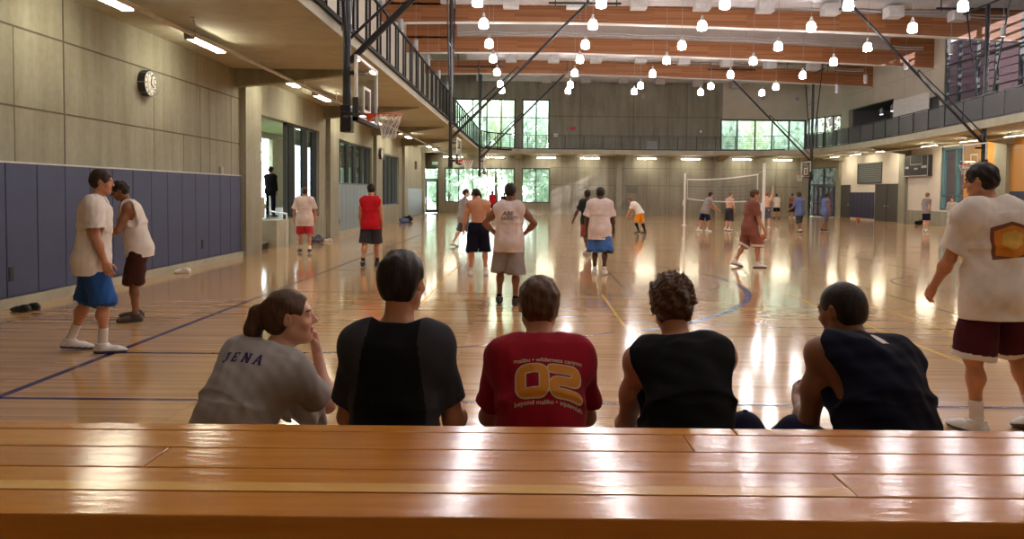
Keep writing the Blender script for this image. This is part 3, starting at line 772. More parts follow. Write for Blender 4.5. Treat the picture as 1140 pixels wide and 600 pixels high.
# ---------------------------------------------------------------- basketball backstops hung from the roof
def make_backstop():
    g = empty('basketball_hoop', (0,0,0), 'x', 'basketball hoop', 'ceiling-hung basketball hoops')
    bk, st = M['black_steel'], M['black_steel']
    mx = -0.36
    m = MB(); m.tube((mx,0,2.78),(mx,0,9.95),0.075,seg=14)
    for z in (4.6,6.3,8.0): m.tube((mx,0,z-0.06),(mx,0,z+0.06),0.095,seg=14)
    m.build('mast', bk, g, smooth=True)
    m = MB(); m.tube((mx-0.02,0.17,2.9),(mx-0.02,0.12,9.9),0.032,seg=10)
    for z in (3.4,5.0,6.6,8.3): m.tube((mx,0,z),(mx-0.02,0.17,z),0.02,seg=8)
    m.build('hoist_rod', bk, g, smooth=True)
    m = MB(); m.tube((mx+0.05,0.02,4.0),(mx+5.9,0.02,9.88),0.06,seg=12); m.build('brace', bk, g, smooth=True)
    m = MB(); m.tube((mx+0.02,0.02,4.38),(mx+2.9,0.02,7.1),0.028,seg=8); m.tube((mx+2.9,0.02,7.1),(mx+2.95,0.02,6.9),0.03,seg=8); m.build('brace_strut', bk, g, smooth=True)
    for s in (-1, 1):
        m = MB(); m.tube((mx,0.06*s,4.25),(mx,1.65*s,9.9),0.035,seg=10); m.tube((mx,0,7.9),(mx,1.09*s,7.9),0.018,seg=8); m.tube((mx,0,6.2),(mx,0.61*s,6.2),0.018,seg=8); m.build('side_brace', bk, g, smooth=True)
    HD = [((mx,-1.9,9.95),(mx,1.9,9.95),((mx,-1.7),(mx,1.7))), ((mx+5.9,-1.2,9.95),(mx+5.9,1.2,9.95),((mx+5.9,-1.0),(mx+5.9,1.0))), ((mx-1.6,-1.2,10.02),(mx+1.6,-1.2,10.02),((mx-1.4,-1.2),(mx+1.4,-1.2))), ((mx+4.2,0.9,10.02),(mx+7.4,0.9,10.02),((mx+4.5,0.9),(mx+7.2,0.9)))]
    for p, q, hs in HD:
        m = MB().tube(p, q, 0.05, seg=10)
        for x, y in hs: m.tube((x,y,9.9),(x,y,11.33),0.025,seg=8)
        m.build('roof_frame', bk, g)
    # board
    b = MB().box(-0.012, 0.012, -0.88, 0.88, 2.94, 3.93).build('backboard', M['board_glass'], g)
    m = MB()
    for y0,y1,z0,z1 in ((-0.915,-0.865,2.90,3.97),(0.865,0.915,2.90,3.97),(-0.915,0.915,3.92,3.97),(-0.915,0.915,2.90,2.95)): m.box(-0.025,0.025,y0,y1,z0,z1)
    m.build('board_frame', M['white_paint'], b)
    m = MB()
    for y0,y1,z0,z1 in ((-0.30,-0.25,3.06,3.52),(0.25,0.30,3.06,3.52),(-0.25,0.25,3.47,3.52),(-0.25,0.25,3.06,3.11)): m.box(-0.016,0.016,y0,y1,z0,z1)
    m.build('target_square', M['white_paint'], b)
    m = MB(); m.box(-0.05,0.05,-0.95,0.95,2.85,2.92)
    for s in (-1,1): m.box(-0.05,0.05,min(s*0.90,s*0.95),max(s*0.90,s*0.95),2.85,3.25)
    m.build('edge_padding', M['black_rubber'], b, bevel=0.01)
    m = MB(); m.box(mx-0.09,mx+0.1,-0.14,0.14,2.72,3.2); m.box(mx,-0.02,-0.5,-0.42,2.98,3.04); m.box(mx,-0.02,0.42,0.5,2.98,3.04); m.box(mx,-0.02,-0.05,0.05,3.75,3.82); m.box(mx,mx+0.06,-0.5,0.5,2.96,3.06); m.box(mx-0.02,mx+0.03,-0.05,0.05,3.0,3.82)
    m.build('board_mount', bk, g, bevel=0.01)
    m = MB(); m.torus((0.40,0,3.05),0.23,0.011,'z',28,8); m.box(0.012,0.18,-0.07,0.07,3.03,3.06); m.hexa([(0.012,-0.06,2.92),(0.03,-0.06,2.92),(0.03,0.06,2.92),(0.012,0.06,2.92)],[(0.012,-0.06,3.04),(0.2,-0.06,3.04),(0.2,0.06,3.04),(0.012,0.06,3.04)])
    rim = m.build('rim', M['rim'], g, smooth=True)
    m = MB(); N = 12; rings = [(0.225,3.04),(0.205,2.94),(0.17,2.84),(0.14,2.74),(0.125,2.62)]
    for k in range(len(rings)-1):
        (ra,za),(rb,zb_) = rings[k], rings[k+1]
        for i in range(N):
            a = 2*math.pi*(i+0.5*(k%2))/N
            for s in (-0.5,0.5):
                c = a+2*math.pi*s/N
                m.tube((0.40+ra*math.cos(a),ra*math.sin(a),za),(0.40+rb*math.cos(c),rb*math.sin(c),zb_),0.005,seg=5,cap=False)
    m.build('net', M['white_cord'], rim)
    return g
bs0 = make_backstop()
spots = [(-2.97,14.55,0,'nearest ceiling-hung basketball hoop, beside the left balcony'),(-3.1,34.7,0,'middle basketball hoop on the left side, above the shirtless player'),(-3.1,54.8,0,'farthest left basketball hoop, in front of the back windows'),
         (19.25,34.75,math.pi,'basketball hoop on the right in front of the orange wood panel'),(18.85,54.8,math.pi,'basketball hoop on the right near the glass entrance')]
for i, (x, y, r, lb_) in enumerate(spots):
    o = bs0 if i == 0 else copy_tree(bs0)
    o.location = (x, y, 0); o.rotation_euler = (0,0,r); o['label'] = lb_

# ---------------------------------------------------------------- volleyball net
g = empty('volleyball_net', (8.4, 36, 0), 'white volleyball net stretched between two white posts across the middle court', 'net')
A, B = Vector((8.62,29.5,0)), Vector((8.2,42.4,0))
for P, h in ((A,2.78),(B,2.72)):
    q = MB().tube(P, P+Vector((0,0,h)), 0.055, seg=14)
    q.lathe([(0.001,0),(0.14,0),(0.14,0.02),(0.06,0.035)], tuple(P), 16); q.lathe([(0.06,0),(0.065,0.03),(0.001,0.06)], tuple(P+Vector((0,0,h))), 14)
    q.box(P.x-0.09,P.x-0.04,P.y-0.06,P.y+0.06,1.05,1.35)
    q.build('post', M['white_paint'], g, world=True, smooth=True)
u = (B-A).normalized(); LN = (B-A).length
def np_(s, z): p = A+u*s; sag = 0.10*math.sin(math.pi*s/LN); return Vector((p.x, p.y, z - sag))
m = MB(); ss = np.linspace(0.75, LN-0.6, 25)
for z, h in ((2.42,0.06),(1.42,0.05)):
    for a, b in zip(ss[:-1], ss[1:]):
        pa, pb = np_(a,z), np_(b,z); t = Vector((0.006,0,0)); k = Vector((0,0,h))
        m.hexa([pa-t,pb-t,pb+t,pa+t],[pa-t+k,pb-t+k,pb+t+k,pa+t+k])
for s in (0.75, LN-0.6):
    pa = np_(s,1.42); t = Vector((0.008,0,0)); e = u*0.04; k = Vector((0,0,1.05))
    m.hexa([pa-t-e,pa+t-e,pa+t+e,pa-t+e],[pa-t-e+k,pa+t-e+k,pa+t+e+k,pa-t+e+k])
m.build('tape', M['white_cord'], g, world=True)
m = MB()
for i in range(int(LN/0.14)):
    s = 0.75+i*0.14
    if s < LN-0.6: m.tube(np_(s,1.45),np_(s,2.44),0.003,seg=3,cap=False)
for j in range(1,7):
    for a, b in zip(ss[:-1], ss[1:]): m.tube(np_(a,1.45+j*0.14),np_(b,1.45+j*0.14),0.003,seg=3,cap=False)
m.build('netting', M['grey_metal'], g, world=True)
m = MB()
for s, P, h in ((0.75,A,2.6),(LN-0.6,B,2.55)):
    m.tube(np_(s,2.45), P+Vector((0,0,h)), 0.006, seg=5); m.tube(np_(s,1.44), P+Vector((0,0,1.25)), 0.006, seg=5)
m.build('cable', M['white_cord'], g, world=True)

# ---------------------------------------------------------------- wall pads
def pad(y0, y1, z0, z1, x, mt, label, grp):
    s = 1 if x < 0 else -1
    m = MB(); m.box(min(x,x+s*0.055), max(x,x+s*0.055), y0+0.006, y1-0.006, z0, z1)
    o = m.build('wall_pad', M[mt], bevel=0.012); tag(o, label, 'wall pad', grp); return o
ys = [19.78,19.08,18.45,17.8,17.1,16.44,15.78,15.1,14.4,13.7,13.0,12.3,11.6,10.9,10.2,9.5,8.8]
for i, (b, a) in enumerate(zip(ys[:-1], ys[1:])):
    pad(a, b, 0.15, 2.0, XL, 'pad_blue', f'tall blue wall pad on the near left wall, {ORD[i]} in from the first concrete column', 'blue pads of the near left wall')
struct(MB().box(XL, XL+0.06, 8.8, 19.8, 2.0, 2.025), 'trim_13', M['light_metal'])
for i in range(10):
    y = 29.75+i*0.68; pad(y, y+0.68, 0.15, 1.88, XL, 'pad_grey', f'grey-blue wall pad below the middle window of the left wall, {ORD[i]} from the camera', 'grey pads of the middle left wall')
for i in range(10):
    y = 46.25+i*0.68; pad(y, y+0.68, 0.15, 1.86, XL, 'pad_grey', f'grey-blue wall pad at the far end of the left wall, {ORD[i]} from the camera', 'grey pads of the far left wall')
for i in range(6):
    y = 53.85+i*0.68; pad(y, y+0.68, 0.12, 1.91, XR, 'pad_navy', f'navy wall pad between the dark doors of the right wall, {ORD[i]} from the camera', 'navy pads of the right wall')
for i in range(6):
    y = 38.65-i*0.7; pad(y-0.7, y, 0.15, 1.95, XR, 'pad_navy', f'navy wall pad below the oak wall panelling on the right, {ORD[i]} from the column', 'navy pads under the oak panelling')
struct(MB().box(XR-0.05, XR, 39.75, 42.75, 0.85, 4.55), 'trim_14', M['orange_wood'])
struct(MB().box(XR-0.06, XR, 39.75, 42.75, 0, 0.85), 'trim_15', M['concrete'])
# sockets, boxes and signs on the walls
def wbox(name, x, y, z, dy, dz, t, mt, label, cat, grp=None):
    s = 1 if x < 0 else -1
    m = MB().box(min(x,x+s*t), max(x,x+s*t), y-dy/2, y+dy/2, z-dz/2, z+dz/2); m.box(min(x+s*t,x+s*(t+0.006)), max(x+s*t,x+s*(t+0.006)), y-dy*0.3, y+dy*0.3, z-dz*0.3, z+dz*0.3)
    return tag(m.build(name, M[mt] if isinstance(mt, str) else mt, bevel=0.004), label, cat, grp)
wbox('wall_socket', XL+0.055, 10.98, 0.47, 0.10, 0.2, 0.012, 'black_rubber', 'black socket cut into the blue pad nearest the left picture edge', 'socket')
wbox('wall_socket', XL+0.055, 17.42, 0.47, 0.10, 0.2, 0.012, 'black_rubber', 'black socket in a blue pad above the white shoes', 'socket')
wbox('thermostat', XL, 18.62, 2.10, 0.16, 0.18, 0.05, 'concrete_light', 'small beige wall box just above the blue pads near the column', 'wall box')
wbox('wall_socket', XL+0.055, 29.95, 0.5, 0.10, 0.2, 0.012, 'black_rubber', 'dark socket in the first grey-blue pad past the lobby windows', 'socket')
wbox('fire_cabinet', XL+0.0, 21.12, 1.2, 0.24, 0.55, 0.16, 'concrete_light', 'beige box mounted beside the lobby stair opening', 'cabinet')
wbox('wall_speaker', XL, 50.1, 3.3, 0.3, 0.5, 0.12, plain('brown_speaker_cloth', (0.16,0.11,0.08), 0.8), 'brown box speaker high on the far left wall', 'speaker')
def clock(x, y, z, R, label):
    g = empty('wall_clock', (x, y, z), label, 'clock')
    def disc(x0, x1, r, nm, mt):
        MB().tube((x+x0,y,z),(x+x1,y,z),r,seg=28).build(nm, mt, g, world=True)
    disc(0, 0.13, R, 'clock_case', M['black_rubber']); disc(0.13, 0.135, R*0.93, 'clock_face', M['white_paint'])
    m = MB()
    for k in range(12):
        a = k*math.pi/6; c, s = math.cos(a), math.sin(a)
        m.hexa([(x+0.135,y+R*0.74*s-0.012*c,z+R*0.74*c+0.012*s),(x+0.135,y+R*0.86*s-0.012*c,z+R*0.86*c+0.012*s),(x+0.135,y+R*0.86*s+0.012*c,z+R*0.86*c-0.012*s),(x+0.135,y+R*0.74*s+0.012*c,z+R*0.74*c-0.012*s)],
               [(x+0.139,y+R*0.74*s-0.012*c,z+R*0.74*c+0.012*s),(x+0.139,y+R*0.86*s-0.012*c,z+R*0.86*c+0.012*s),(x+0.139,y+R*0.86*s+0.012*c,z+R*0.86*c-0.012*s),(x+0.139,y+R*0.74*s+0.012*c,z+R*0.74*c-0.012*s)])
    m.build('clock_marks', M['black_rubber'], g, world=True)
    m = MB()
    for a, l in ((math.radians(125), R*0.5), (math.radians(15), R*0.72)): m.tube((x+0.142,y,z),(x+0.142,y+l*math.sin(a),z+l*math.cos(a)),0.009,seg=6)
    m.build('clock_hands', M['black_rubber'], g, world=True)
    m = MB()
    for r in (R*0.55, R*1.04): m.torus((x+0.2,y,z), r, 0.004, 'x', 28, 5)
    for k in range(8):
        a = k*math.pi/4; s, c = math.sin(a), math.cos(a)
        m.path([(x,y+R*1.12*s,z+R*1.12*c),(x+0.19,y+R*1.04*s,z+R*1.04*c),(x+0.2,y+R*0.5*s,z+R*0.5*c),(x+0.2,y,z)], 0.004, 5)
    m.build('wire_guard', M['grey_metal'], g, world=True)
clock(XL, 14.95, 3.62, 0.24, 'round wall clock in a wire guard high on the near left wall')
clock(XL+0.16, 37.4, 3.41, 0.26, 'round wall clock on the concrete column between the lobby windows')
# louver and scoreboard of the right wall
g = empty('wall_louver', (XR, 54.8, 2.5), 'dark slatted ventilation louver above the navy pads on the right wall', 'louver')
m = MB()
for y0,y1,z0,z1 in ((52.8,52.88,2.5,3.92),(56.6,56.68,2.5,3.92),(52.8,56.68,2.5,2.58),(52.8,56.68,3.84,3.92)): m.box(XR-0.06, XR, y0, y1, z0, z1)
m.build('frame', M['dark_frame'], g, world=True)
for k in range(11):
    z = 2.6+k*0.112
    MB().hexa([(XR-0.05,52.88,z),(XR-0.01,52.88,z+0.06),(XR-0.01,56.6,z+0.06),(XR-0.05,56.6,z)],[(XR-0.05,52.88,z+0.02),(XR-0.01,52.88,z+0.08),(XR-0.01,56.6,z+0.08),(XR-0.05,56.6,z+0.02)]).build('slat', M['dark_frame'], g, world=True)
MB().box(XR-0.008, XR, 52.85, 56.65, 2.52, 3.9).build('backing', M['black_board'], g, world=True)
g = empty('scoreboard', (XR, 47.8, 2.85), 'black unlit scoreboard with pale outlines on the right wall beside the tall window', 'scoreboard')
y0, y1, z0, z1 = 46.2, 49.15, 2.85, 4.08; xf = XR-0.28; XR_ = XR-0.01
MB().box(xf, XR_, y0, y1, z0, z1).build('case', M['black_board'], g, world=True, bevel=0.015)
m = MB()
for a,b,c,d in ((y0,y0+0.04,z0,z1),(y1-0.04,y1,z0,z1),(y0,y1,z0,z0+0.05),(y0+0.7,y0+0.75,3.55,z1),(y1-0.85,y1-0.8,3.55,z1),(y0+0.7,y1-0.8,3.53,3.58)): m.box(xf-0.01, xf, a, b, c, d)
m.build('outline', M['light_metal'], g, world=True)
for a,b,c,d in ((y0+0.15,y0+0.75,3.32,3.47),(y1-0.62,y1-0.2,3.32,3.45),(y0+1.2,y0+1.62,3.25,3.35)):
    MB().box(xf-0.012, xf, a, b, c, d).build('caption_plate', M['light_metal'], g, world=True)
# exit sign, alarm and plates of the back wall
def text_mesh(txt, size, mat, parent, M4, name, extrude=0.002):
    cu = bpy.data.curves.new(name, 'FONT'); cu.body = txt; cu.size = size; cu.align_x = 'CENTER'; cu.align_y = 'CENTER'; cu.extrude = extrude
    to = bpy.data.objects.new(name, cu); COL.objects.link(to)
    me = bpy.data.meshes.new_from_object(to.evaluated_get(bpy.context.evaluated_depsgraph_get()))
    bpy.data.objects.remove(to); me.name = name
    me.transform(M4); me.materials.clear()
    return link_mesh(name, me, mat, parent)
g = empty('exit_sign', (-7.5, YB, 3.78), 'white exit sign with green letters above the far left corner door', 'sign')
MB().box(-0.2,0.2,-0.09,-0.01,0,0.26).build('sign_box', M['white_paint'], g, bevel=0.008)
text_mesh('EXIT', 0.24, M['green_sign'], g, Matrix.Translation((0,-0.094,0.13)) @ Matrix.Rotation(math.pi/2,4,'X'), 'lettering')
m = MB().box(3.1,3.55,YB-0.09,YB,6.62,6.86); m.box(2.85,2.95,YB-0.05,YB,6.66,6.8)
tag(m.build('fire_alarm', M['red_plastic'], bevel=0.01), 'small red alarm box on the concrete back wall above the balcony', 'alarm')
for i, (x, z, wd, ht) in enumerate([(1.98,6.2,0.34,0.24),(13.4,6.6,0.16,0.16)]):
    tag(MB().box(x-wd/2,x+wd/2,YB-0.04,YB,z-ht/2,z+ht/2).build('wall_plate', M['white_paint'], bevel=0.006), ['small white plate right of the tall upper windows','tiny white box on the upper back wall near the right windows'][i], 'wall plate')
tag(MB().box(9.15,10.0,YB-0.035,YB-0.004,5.15,5.8).build('access_panel', M['grey_metal'], bevel=0.006), 'grey access panel low on the upper back wall', 'access panel')
tag(MB().box(7.6,8.5,YB-0.035,YB-0.004,1.7,2.3).build('access_panel', plain('dull_green_metal', (0.17,0.17,0.145), 0.6), bevel=0.006), 'dull grey-green panel on the lower back wall right of a column', 'access panel')
for i, (x, z) in enumerate(((8.8,9.3),(13.3,9.3),(18.2,9.25),(20.9,9.2))):
    tag(MB().box(x-0.1,x+0.1,YB-0.25,YB,z-0.16,z+0.16).build('wall_speaker', M['grey_metal'], bevel=0.01), f'small grey speaker at the top of the back wall, {ORD[i]} from the left', 'speaker', 'speakers of the back wall')
for i, y in enumerate((54.2, 56.6)):
    g = empty('ceiling_spotlight', (24.4+0.3*i, y, 7.9), ['spotlight in the dark upper alcove, nearer to the white panel','spotlight in the dark upper alcove, farther from the white panel'][i], 'spotlight', 'alcove spotlights')
    MB().tube((0,0,-0.5),(0,0,-0.12),0.13,seg=14).build('lamp_can', M['grey_metal'], g); MB().tube((0,0,-0.12),(0,0,0),0.03,seg=8).build('stem', M['grey_metal'], g)
    MB().tube((0,0,-0.507),(0,0,-0.5),0.11,seg=14).build('lamp_lens', M['spot_glow'], g)
# lobby stair
g = empty('lobby_stair', (-8.0, 22.2, 0), 'short dark stair with pale nosings climbing into the lobby', 'stairs')
for k in range(4):
    x1 = XL-0.28 - k*0.3
    MB().box(-8.62, x1, 21.05, 22.8, k*0.1875, (k+1)*0.1875-0.03).build('step', M['black_rubber'], g, world=True)
    MB().box(x1-0.3, x1+0.02, 21.05, 22.8, (k+1)*0.1875-0.03, (k+1)*0.1875).build('nosing', M['grey_metal'], g, world=True)
MB().box(-8.62, XL-0.02, 22.8, 24.0, 0, 0.80).build('cheek_wall', M['concrete_light'], g, world=True)
g = empty('handrail', (XL, 23.3, 0), 'white tube handrail beside the lobby stair', 'handrail')
MB().path([(XL+0.1,23.35,0),(XL+0.1,23.35,0.98),(-8.3,25.6,0.99),(-8.75,26.9,1.45)], 0.025, 10).build('rail', M['white_paint'], g, world=True, smooth=True)
MB().tube((-8.75,26.9,0.75),(-8.75,26.9,1.45),0.02).build('rail_post', M['white_paint'], g, world=True)
for i, y in enumerate((22.5, 29, 36, 43, 50)):
    o = copy_tree(s15); o.location = (-10.3, y, 4.38); o['label'] = f'fluorescent strip light in the lobby behind the left wall, {ORD[i]} from the camera'

# ---------------------------------------------------------------- bleacher in the foreground
def plank(y0, y1, z, th, joints, mt, parent, x0=-3.2, x1=3.4):
    xs = [x0]+joints+[x1]; 
    for i in range(len(xs)-1):
        MB().box(xs[i]+0.0006, xs[i+1]-0.0006, y0+0.0014, y1-0.0014, z-th, z).build('plank', M[mt[i % len(mt)]], parent, world=True, bevel=0.004)
g = empty('bleacher_bench', (0, 2.05, 0), 'wide varnished wooden bleacher bench across the bottom of the picture', 'bench')
Z = 0.95
plank(2.335,2.405,Z,0.06,[0.62],['bench','bench'],g)
plank(2.178,2.335,Z,0.06,[0.46],['bench','bench'],g)
plank(2.017,2.178,Z,0.06,[-0.985],['bench_dark','bench'],g)
plank(1.858,2.017,Z,0.06,[0.78],['bench','bench'],g)
plank(1.715,1.858,Z,0.075,[],['bench'],g)
MB().box(-3.2,0.779,1.860,1.915,Z-0.0005,Z+0.0008).build('sapwood_strip', M['bench_pale'], g, world=True)
MB().box(-3.2,3.4,1.72,1.76,Z-0.22,Z-0.075).build('face_board', M['bench_dark'], g, world=True, bevel=0.004)
for x in (-2.6,-1.3,0,1.3,2.6):
    m = MB(); m.box(x-0.04,x+0.04,1.78,2.38,Z-0.12,Z-0.06); m.box(x-0.03,x+0.03,1.8,1.86,0,Z-0.12); m.box(x-0.03,x+0.03,2.3,2.36,0,Z-0.12); m.build('support', M['black_steel'], g, world=True)
g = empty('bleacher_bench', (0, 3.03, 0), 'low front bleacher bench the five spectators sit on', 'bench')
for a, b in ((2.83,2.95),(2.955,3.075),(3.08,3.20)): plank(a,b,0.425,0.05,[-0.2],['bench','bench_dark'],g)
for x in (-2.6,-1.3,0,1.3,2.6):
    m = MB(); m.box(x-0.04,x+0.04,2.85,3.19,0.325,0.375); m.box(x-0.03,x+0.03,2.87,2.91,0,0.325); m.box(x-0.03,x+0.03,3.12,3.16,0,0.325); m.build('support', M['black_steel'], g, world=True)
# ---------------------------------------------------------------- trees outside
rng = np.random.default_rng(5)
def leaf_mesh(name, n, R, H, seed, sz):
    r = np.random.default_rng(seed); vs = []; fs = []
    cl = [(r.normal(0, 0.5, 3)) for _ in range(26)]
    for i in range(n):
        c = np.array(cl[i % 26])*0.9 + r.normal(0, 0.22, 3)
        l = np.linalg.norm(c); c = c/max(1, l)
        p = np.array((c[0]*R, c[1]*R, H*0.55 + c[2]*H*0.5))
        a = r.normal(size=3); a /= np.linalg.norm(a); b = np.cross(a, r.normal(size=3)); b /= np.linalg.norm(b)
        s = sz*r.uniform(0.6, 1.3); k = len(vs)
        vs += [p-a*s, p+b*s*0.45, p+a*s, p-b*s*0.45]; fs.append((k,k+1,k+2,k+3))
    me = bpy.data.meshes.new(name); me.from_pydata([tuple(map(float,v)) for v in vs], [], fs); return me
def leafmat(name, c0, c1):
    t = NT(name); oi = t.n('ShaderNodeObjectInfo'); g = t.n('ShaderNodeNewGeometry')
    t.color(t.ramp(g.outputs['Random Per Island'], c0, c1, 0, 1)); t.setv(0.6)
    t.b.inputs['Subsurface Weight'].default_value = 0
    tr = t.n('ShaderNodeBsdfTranslucent'); tr.inputs[0].default_value = (*c1, 1)
    mx = t.n('ShaderNodeMixShader'); mx.inputs[0].default_value = 0.45
    t.l(t.b.outputs[0], mx.inputs[1]); t.l(tr.outputs[0], mx.inputs[2]); t.l(mx.outputs[0], t.out.inputs[0]); return t.m
lm = [leafmat('light_leaves', (0.46,0.54,0.36), (0.86,0.90,0.76)), leafmat('blue_green_leaves', (0.40,0.52,0.42), (0.80,0.88,0.80))]
crowns = [leaf_mesh('foliage', 3000, 3.4, 9.5, 3, 0.30), leaf_mesh('foliage', 3000, 3.0, 8.0, 4, 0.30)]
for k, me in enumerate(crowns): me.materials.append(lm[k])
bark = plain('bark', (0.16,0.12,0.09), 0.9)
TR = [(-11,72,0),(-7,70,1),(-3,73,0),(0.5,70,1),(4,74,0),(8,71,1),(12,73,0),(15.5,70,1),(19,72.5,0),(22.5,70.5,1),(27,78,0),(-15,74,1),(33,27,1),(30.5,35,0),(-19,48,0),(-20,38,1),(-19,29,0)]  # the pair beyond the right window is unseen, added to block and dapple the sun
for i, (x, y, k) in enumerate(TR):
    h = 0.9+0.35*((i*37) % 10)/10
    back = y > 60 or x > 30
    g = empty('leafy_tree', (x, y, -0.35), 'x', 'tree', 'trees outside the windows', rz=i*1.3)
    if back: g['label'] = [f'sunlit leafy tree outside the back windows, {ORD[min(i,10)]} from the left','sunlit leafy tree beyond the far left corner door','added unseen tree dappling the sun at the big right window, nearer to the camera','added unseen tree dappling the sun at the big right window, close to the louvers'][0 if i < 11 else i-10]
    else: g['label'] = f'leafy tree outside the lobby windows, {ORD[i-14]} from the back wall'
    c = bpy.data.objects.new('foliage', crowns[k]); COL.objects.link(c); c.parent = g; c.scale = (h,h,h*1.45)
    MB().tube((0,0,0),(0.2,0.1,5.5),0.2,0.08,seg=8).build('trunk', bark, g)
# ---------------------------------------------------------------- figures: blended solids polygonised into one skin
class Field:
    def __init__(s, lo, hi, h):
        s.h = h; s.o = np.array(lo, float); n = np.ceil((np.array(hi)-s.o)/h).astype(int)+1
        s.n = n; s.D = np.full(n, 0.3, np.float32)
        s.ax = [(s.o[i]+h*np.arange(n[i])).astype(np.float32) for i in range(3)]
    def win(s, lo, hi):
        a = np.maximum(np.floor((np.array(lo)-s.o)/s.h).astype(int), 0); b = np.minimum(np.ceil((np.array(hi)-s.o)/s.h).astype(int)+1, s.n)
        if np.any(a >= b): return None
        sl_ = tuple(slice(a[i], b[i]) for i in range(3))
        X = s.ax[0][sl_[0]][:,None,None]; Y = s.ax[1][sl_[1]][None,:,None]; Z = s.ax[2][sl_[2]][None,None,:]
        return sl_, X, Y, Z
    def op(s, sl_, d, k, mode):
        D = s.D[sl_]
        if mode == 'u':
            h = np.maximum(k-np.abs(D-d), 0)/k; s.D[sl_] = np.minimum(D, d)-h*h*k*0.25
        elif mode == 's':
            d = -d; h = np.maximum(k-np.abs(D-d), 0)/k; s.D[sl_] = np.maximum(D, d)+h*h*k*0.25
        else:
            h = np.maximum(k-np.abs(D-d), 0)/k; s.D[sl_] = np.maximum(D, d)+h*h*k*0.25
    def prim(s, p, grow=0.0, mode=None, kk=None):
        t = p['t']; k = kk or p.get('k', 0.02); mode = mode or p.get('m', 'u'); m = k+2.5*s.h+0.005+max(grow,0)
        if t == 'cap':
            a, b, ra, rb = np.array(p['a'],float), np.array(p['b'],float), p['ra']+grow, p['rb']+grow
            R = max(ra, rb)+m; w_ = s.win(np.minimum(a,b)-R, np.maximum(a,b)+R)
            if w_ is None: return
            sl_, X, Y, Z = w_; d = b-a; L2 = max(float(d@d), 1e-9)
            tt = ((X-a[0])*d[0]+(Y-a[1])*d[1]+(Z-a[2])*d[2])/L2; tc = np.clip(tt, 0, 1)
            dist = np.sqrt((X-a[0]-tc*d[0])**2+(Y-a[1]-tc*d[1])**2+(Z-a[2]-tc*d[2])**2)-(ra+(rb-ra)*tc)
            L = math.sqrt(L2)
            if p.get('f0'): dist = np.maximum(dist, -tt*L)
            if p.get('f1'): dist = np.maximum(dist, (tt-1)*L)
            s.op(sl_, dist.astype(np.float32), k, mode)
        elif t == 'ell':
            c = np.array(p['c'],float); r = np.array(p['r'],float)+grow; A = np.array(p.get('A', np.eye(3)),float)
            R = max(r)+m; w_ = s.win(c-R, c+R)
            if w_ is None: return
            sl_, X, Y, Z = w_; x, y, z = X-c[0], Y-c[1], Z-c[2]
            q = [(A[i][0]*x+A[i][1]*y+A[i][2]*z) for i in range(3)]
            k0 = np.sqrt((q[0]/r[0])**2+(q[1]/r[1])**2+(q[2]/r[2])**2)
            k1 = np.sqrt((q[0]/r[0]**2)**2+(q[1]/r[1]**2)**2+(q[2]/r[2]**2)**2)+1e-6
            s.op(sl_, (k0*(k0-1)/k1).astype(np.float32), k, mode)
        elif t == 'con':   # elliptical tapered cylinder with flat ends
            a, b = np.array(p['a'],float), np.array(p['b'],float); u = np.array(p['u'],float); w = (b-a); L = np.linalg.norm(w); w = w/L
            u = u-w*(u@w); u /= np.linalg.norm(u); v = np.cross(w, u)
            R = max(p['ru']+p['rv'])+grow+m; w_ = s.win(np.minimum(a,b)-R, np.maximum(a,b)+R)
            if w_ is None: return
            sl_, X, Y, Z = w_; x, y, z = X-a[0], Y-a[1], Z-a[2]
            al = x*w[0]+y*w[1]+z*w[2]; tt = np.clip(al/L, 0, 1); pu = x*u[0]+y*u[1]+z*u[2]; pv = x*v[0]+y*v[1]+z*v[2]
            ru = p['ru'][0]+(p['ru'][1]-p['ru'][0])*tt+grow; rv = p['rv'][0]+(p['rv'][1]-p['rv'][0])*tt+grow
            d = (np.sqrt((pu/ru)**2+(pv/rv)**2)-1)*np.minimum(ru, rv)
            d = np.maximum(np.maximum(d, -al), al-L)
            s.op(sl_, d.astype(np.float32), k, mode)
        elif t == 'pl':    # keep the side where n.p < c
            n = np.array(p['n'],float); n /= np.linalg.norm(n); c = float(n@np.array(p['p'],float))
            X, Y, Z = s.ax[0][:,None,None], s.ax[1][None,:,None], s.ax[2][None,None,:]
            s.op((slice(None),)*3, (n[0]*X+n[1]*Y+n[2]*Z-c).astype(np.float32), k, 'i')
    def folds(s, amp, L, seed):
        r = np.random.default_rng(seed)
        X, Y, Z = s.ax[0][:,None,None], s.ax[1][None,:,None], s.ax[2][None,None,:]
        for i in range(4):
            d = r.normal(size=3); d[2] *= 0.8; d /= np.linalg.norm(d); f = 2*math.pi/(L*r.uniform(0.7,1.5))
            e = r.normal(size=3)*6
            s.D += (amp/2*np.sin((X*d[0]+Y*d[1]+Z*d[2])*f+r.uniform(0,6)+0.9*np.sin(X*e[0]+Y*e[1]+Z*e[2]))).astype(np.float32)
    def mesh(s):
        D = s.D; S = D < 0; n = np.array(S.shape)
        c = np.zeros(tuple(n-1), np.uint8)
        for i in (0,1):
            for j in (0,1):
                for k in (0,1): c += S[i:n[0]-1+i, j:n[1]-1+j, k:n[2]-1+k]
        act = (c > 0) & (c < 8); idx = np.argwhere(act); N = len(idx)
        lut = np.full(act.shape, -1, np.int32); lut[act] = np.arange(N)
        P = np.zeros((N,3)); cnt = np.zeros(N)
        cor = [(i,j,k) for i in (0,1) for j in (0,1) for k in (0,1)]
        val = {q: D[idx[:,0]+q[0], idx[:,1]+q[1], idx[:,2]+q[2]] for q in cor}
